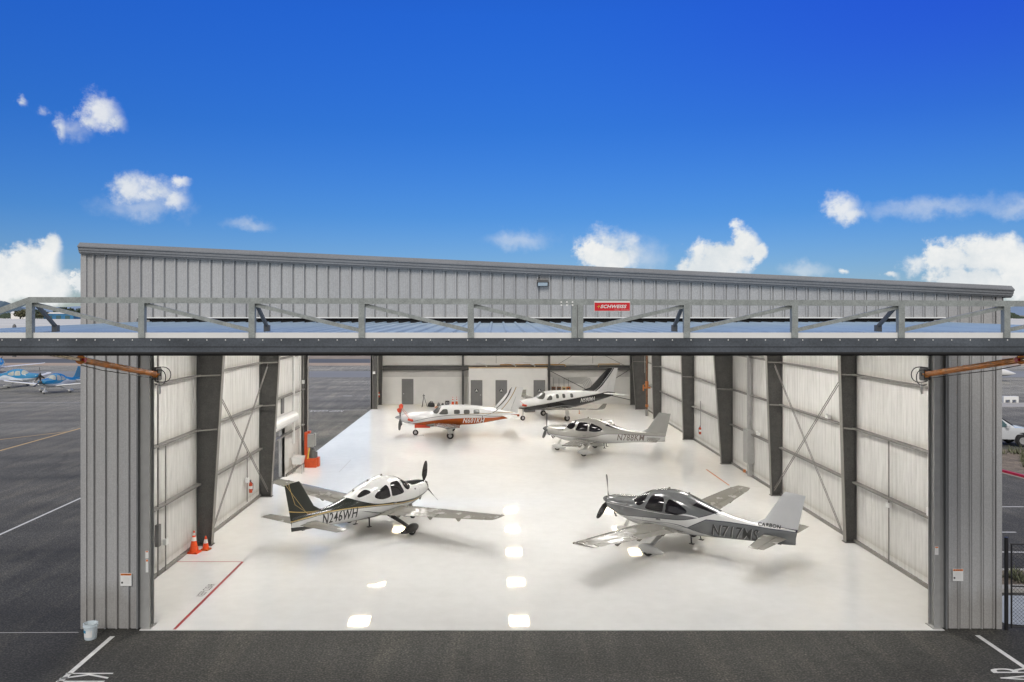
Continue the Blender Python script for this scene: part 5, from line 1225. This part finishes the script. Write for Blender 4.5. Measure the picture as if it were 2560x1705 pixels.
for _ in range(2600):
    px = rnd.choice([rnd.uniform(-60, 240), rnd.uniform(2480, 2640), rnd.uniform(500, 960)]); d = rnd.uniform(1500, 1700); x = (px-CX)*d/FPX; h = rnd.uniform(1, 11)*(.6+.4*math.sin(px*.11))
    c = Vector((x, d, max(1, h))); s2 = rnd.uniform(1.0, 3.0); d1 = Vector((rnd.uniform(-1,1), 0, rnd.uniform(-1,1))).normalized()*s2; d2 = Vector((-d1.z, 0, d1.x)); hz_.add([c-d1, c+d2, c+d1, c-d2], [(0,1,2,3)])
tag(hz_.build('far_tree_belt', M['leaf'], recalc=False), 'dark belt of far trees along the horizon', 'tree belt', kind='stuff')
t = thing('warehouse', 'low blue warehouse on the horizon at the left', 'building', (*far(148)[:2], 0))
MB().box(-26, 24, 0, 25, 0, 9).build('wall', mat('blue_cladding', (.03,.17,.34), .5, 0, 0, .3, .05), t); MB().add([(-27,-1,9),(25,-1,9),(25,26,9),(-27,26,9),(-22,12,11.5),(20,12,11.5)], [(0,3,2,1),(0,1,5,4),(2,3,4,5),(0,4,3),(1,2,5)]).build('roof', M['offwhite'], t)
for k in range(3): MB().box(-20+k*15, -12+k*15, -.3, 0, 0, 6).build('door', M['carglass'], t)
for px, lab in ((40, 'white shed left of the blue warehouse, nearer the picture edge'), (62, 'small white shed right next to the first truss post')):
    t = thing('shed', lab, 'shed', (*far(px, 1450)[:2], 0)); MB().box(-9, 9, 0, 12, 0, 10).build('wall', M['offwhite'], t); MB().add([(-10,-1,10),(10,-1,10),(10,13,10),(-10,13,10),(-10,6,13),(10,6,13)], [(0,3,2,1),(0,1,5,4),(2,3,4,5),(0,4,3),(1,2,5)]).build('roof', M['white'], t)
t = thing('water_tank', 'slim dark round-topped tank standing beyond the runway at the left', 'tank', gp(36, 893)); MB().lathe([(.36,0),(.36,5.9),(.3,6.3),(.1,6.55)], n=14).build('tank_shell', M['boxdark'], t, True)
def hills(name, pts, d, m, depth=600):
    mb = MB(); n = len(pts); f = [((px-CX)*d/FPX, (HY-py)*d/FPX+CAMH) for px, py in pts]
    xs = []; rnd = random.Random(int(d))
    for (x0, z0), (x1, z1) in zip(f, f[1:]):
        for k in range(8): s2 = k/8; s3 = s2*s2*(3-2*s2); xs.append((x0+(x1-x0)*s2, z0+(z1-z0)*s3+rnd.uniform(-1, 1)*d*.0004))
    n = len(xs); mb.add([(x, d-depth*.5, 0) for x, z in xs]+[(x, d, max(z, .5)) for x, z in xs]+[(x, d+depth, 0) for x, z in xs], [(i, i+1, n+i+1, n+i) for i in range(n-1)]+[(n+i, n+i+1, 2*n+i+1, 2*n+i) for i in range(n-1)])
    struct(name, mb, M[m])
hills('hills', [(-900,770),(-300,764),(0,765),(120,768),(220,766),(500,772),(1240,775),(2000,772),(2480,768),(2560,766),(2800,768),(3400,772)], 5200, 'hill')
hills('wooded_hill', [(-700,778),(-260,760),(-120,752),(-20,751),(12,753),(26,763),(60,772),(110,779),(200,783)], 2300, 'hilldark', 200)

# ------------------------------------------------------------------ sky with clouds, sun, camera
W = bpy.data.worlds.new('World'); S.world = W; W.use_nodes = True; t = W.node_tree
bg = t.nodes['Background']
SUN_EL, SUN_AZ = 36, 190       # azimuth from +Y clockwise: behind the camera, to its left
sky = nd(t, 'ShaderNodeTexSky', sky_type='NISHITA'); sky.sun_disc = False; sky.sun_elevation = R(SUN_EL); sky.sun_rotation = R(SUN_AZ)
sky.altitude = 0; sky.air_density = 1.0; sky.dust_density = .3; sky.ozone_density = 3
tc = nd(t, 'ShaderNodeTexCoord'); sx = nd(t, 'ShaderNodeSeparateXYZ'); t.links.new(tc.outputs['Generated'], sx.inputs[0])
az = math_(t, 'ARCTAN2', sx.outputs[0], sx.outputs[1]); el = math_(t, 'ARCSINE', sx.outputs[2])
cb = nd(t, 'ShaderNodeCombineXYZ'); t.links.new(az, cb.inputs[0]); t.links.new(el, cb.inputs[1])
def sky_noise(scale, detail, rough=.6, dist=0):
    n = nd(t, 'ShaderNodeTexNoise'); n.inputs['Scale'].default_value = scale; n.inputs['Detail'].default_value = detail; n.inputs['Roughness'].default_value = rough; n.inputs['Distortion'].default_value = dist
    t.links.new(cb.outputs[0], n.inputs['Vector']); return n
nA = sky_noise(9, 7, .62); nB = sky_noise(30, 6, .65)
# warp the coordinates a little so that blob edges billow
wp = nd(t, 'ShaderNodeVectorMath', operation='MULTIPLY_ADD'); t.links.new(nB.outputs['Color'], wp.inputs[0]); wp.inputs[1].default_value = (.035, .035, 0); wp.inputs[2].default_value = (-.0175, -.0175, 0)
wq = nd(t, 'ShaderNodeVectorMath', operation='ADD'); t.links.new(cb.outputs[0], wq.inputs[0]); t.links.new(wp.outputs[0], wq.inputs[1])
def sstep(v, a, b_, o0=0, o1=1):
    r_ = nd(t, 'ShaderNodeMapRange', interpolation_type='SMOOTHSTEP'); t.links.new(v, r_.inputs[0])
    for i, q in enumerate((a, b_, o0, o1)): r_.inputs[i+1].default_value = q
    return r_.outputs[0]
def blobs(lst):
    cur = None
    for (x, y, rx, ry) in lst:       # measured in the 2354 px wide view of the photo
        px, py = x*1.0875, y*1.0875; a = math.atan((px-CX)/FPX); e = math.atan((HY-py)/FPX*math.cos(a))
        ra, re = rx*1.0875/FPX*math.cos(a)**2, ry*1.0875/FPX*math.cos(a)
        m = nd(t, 'ShaderNodeVectorMath', operation='MULTIPLY_ADD'); t.links.new(wq.outputs[0], m.inputs[0])
        m.inputs[1].default_value = (1/ra, 1/re, 0); m.inputs[2].default_value = (-a/ra, -e/re, 0)
        l = nd(t, 'ShaderNodeVectorMath', operation='LENGTH'); t.links.new(m.outputs[0], l.inputs[0])
        cur = l.outputs['Value'] if cur is None else math_(t, 'SMOOTH_MIN', cur, l.outputs['Value'], .25)
    return cur
dense = blobs([(75,600,72,62),(112,565,34,40),(15,640,95,62),(110,660,70,45),(178,655,14,28),(1385,588,72,42),(1420,590,40,34),
               (1655,595,80,48),(1712,560,40,42),(1745,580,22,30),(1600,615,60,30),(2245,590,88,62),(2175,600,55,48),(2310,590,70,52),(2230,650,110,40),(2345,640,60,60)])
dm = math_(t, 'SUBTRACT', math_(t, 'ADD', 1.0, math_(t, 'MULTIPLY', math_(t, 'SUBTRACT', nB.outputs['Fac'], .5), 1.5)), dense)
a_dense = sstep(dm, -.10, .46)
soft = blobs([(240,262,42,40),(265,285,30,26),(205,288,34,20),(132,302,24,26),(45,232,20,14),(300,432,52,32),(355,445,60,34),(398,455,34,30),(412,415,22,12),(1940,478,38,30),(1962,498,30,18),(1450,578,44,36),(1400,560,60,32),(2112,612,32,20),(2050,635,16,8),(1942,622,10,7)])
smk = math_(t, 'SUBTRACT', math_(t, 'ADD', 1.0, math_(t, 'ADD', math_(t, 'MULTIPLY', math_(t, 'SUBTRACT', nB.outputs['Fac'], .5), 2.4), math_(t, 'MULTIPLY', math_(t, 'SUBTRACT', nA.outputs['Fac'], .5), 1.8))), soft)
a_soft = math_(t, 'MULTIPLY', sstep(smk, -.4, 1.0), .86)
wisp = blobs([(165,305,60,26),(575,515,75,18),(1190,550,90,26),(1480,585,70,50),(2150,478,230,28),(2330,480,80,24),(330,475,120,30),(1850,620,60,20),(103,252,16,14)])
wmk = math_(t, 'SUBTRACT', math_(t, 'ADD', 1.0, math_(t, 'MULTIPLY', math_(t, 'SUBTRACT', nA.outputs['Fac'], .5), 2.2)), wisp)
a_wisp = math_(t, 'MULTIPLY', sstep(wmk, -.2, 1.1), .42)
alpha = math_(t, 'MAXIMUM', math_(t, 'MAXIMUM', a_dense, a_soft), a_wisp)
# only over the country in front of the hangar, softly scattered elsewhere
oth = math_(t, 'MULTIPLY', sstep(nA.outputs['Fac'], .56, .7), .6)
front = sstep(sx.outputs[1], .2, .5)
alpha = math_(t, 'ADD', math_(t, 'MULTIPLY', alpha, front), math_(t, 'MULTIPLY', oth, math_(t, 'SUBTRACT', 1.0, front)), clamp=True)
# sky tone: Nishita pushed towards the deep blue of the photograph
TINT = nd(t, 'ShaderNodeMix', data_type='RGBA', blend_type='MULTIPLY'); TINT.inputs[0].default_value = 1
t.links.new(sky.outputs[0], TINT.inputs[6])
elr = ramp(t, math_(t, 'MULTIPLY', el, 1.6), (0, (.44, .50, .58)), (.06, (.26, .38, .60)), (.185, (.145, .33, .64)), (.35, (.095, .315, .75)), (.55, (.085, .34, .97)), (.8, (.08, .3, 1.0)))
t.links.new(elr, TINT.inputs[7])
boost = nd(t, 'ShaderNodeVectorMath', operation='SCALE'); t.links.new(TINT.outputs[2], boost.inputs[0]); boost.inputs['Scale'].default_value = 1.5
deep = mix(t, 1.0, boost.outputs[0], mix(t, math_(t, 'MULTIPLY', sstep(az, 0, .55), sstep(el, .12, .34)), (1, 1, 1), (.98, .72, 1.02)), 'MULTIPLY')
shade = sstep(math_(t, 'ADD', math_(t, 'MULTIPLY', nA.outputs['Fac'], .7), math_(t, 'MULTIPLY', nB.outputs['Fac'], .5)), .42, .78)
ccol = mix(t, shade, (7.6, 8.2, 8.6), (10.2, 10.2, 10.0))
fill_deck = math_(t, 'MAXIMUM', sstep(el, .46, .75), sstep(math_(t, 'MULTIPLY', sx.outputs[1], -1.0), -.25, .25))  # unseen white cloud overhead and behind the camera, added as neutral fill
fin = mix(t, alpha, deep, ccol)
fin = mix(t, math_(t, 'MULTIPLY', fill_deck, .92), fin, mix(t, nA.outputs['Fac'], (7.2, 7.2, 7.2), (10.6, 10.3, 10.0)))
t.links.new(fin, bg.inputs['Color']); bg.inputs['Strength'].default_value = .09

sd = bpy.data.lights.new('sun', 'SUN'); sd.energy = 1.3; sd.angle = R(22); sd.color = (1, .95, .88)
so = bpy.data.objects.new('sun', sd); COL.objects.link(so)
a = R(SUN_AZ); e = R(SUN_EL); dv = Vector((math.sin(a)*math.cos(e), math.cos(a)*math.cos(e), math.sin(e)))
so.rotation_euler = dv.to_track_quat('Z', 'Y').to_euler()

cam = bpy.data.cameras.new('camera'); co = bpy.data.objects.new('camera', cam); COL.objects.link(co); S.camera = co
co.location = (0, 0, CAMH); co.rotation_euler = (R(90), 0, 0)
cam.sensor_width = 36; cam.lens = 36*FPX/2560; cam.shift_x = (1280-CX)/2560; cam.shift_y = -(852.5-HY)/2560
cam.clip_end = 20000; cam.clip_start = .1
S.view_settings.view_transform = 'Standard'; S.view_settings.look = 'None'; S.view_settings.exposure = 0
S.render.engine = 'CYCLES'; S.cycles.use_denoising = True; S.cycles.max_bounces = 8; S.cycles.diffuse_bounces = 4; S.cycles.glossy_bounces = 4
S.cycles.sample_clamp_indirect = 8
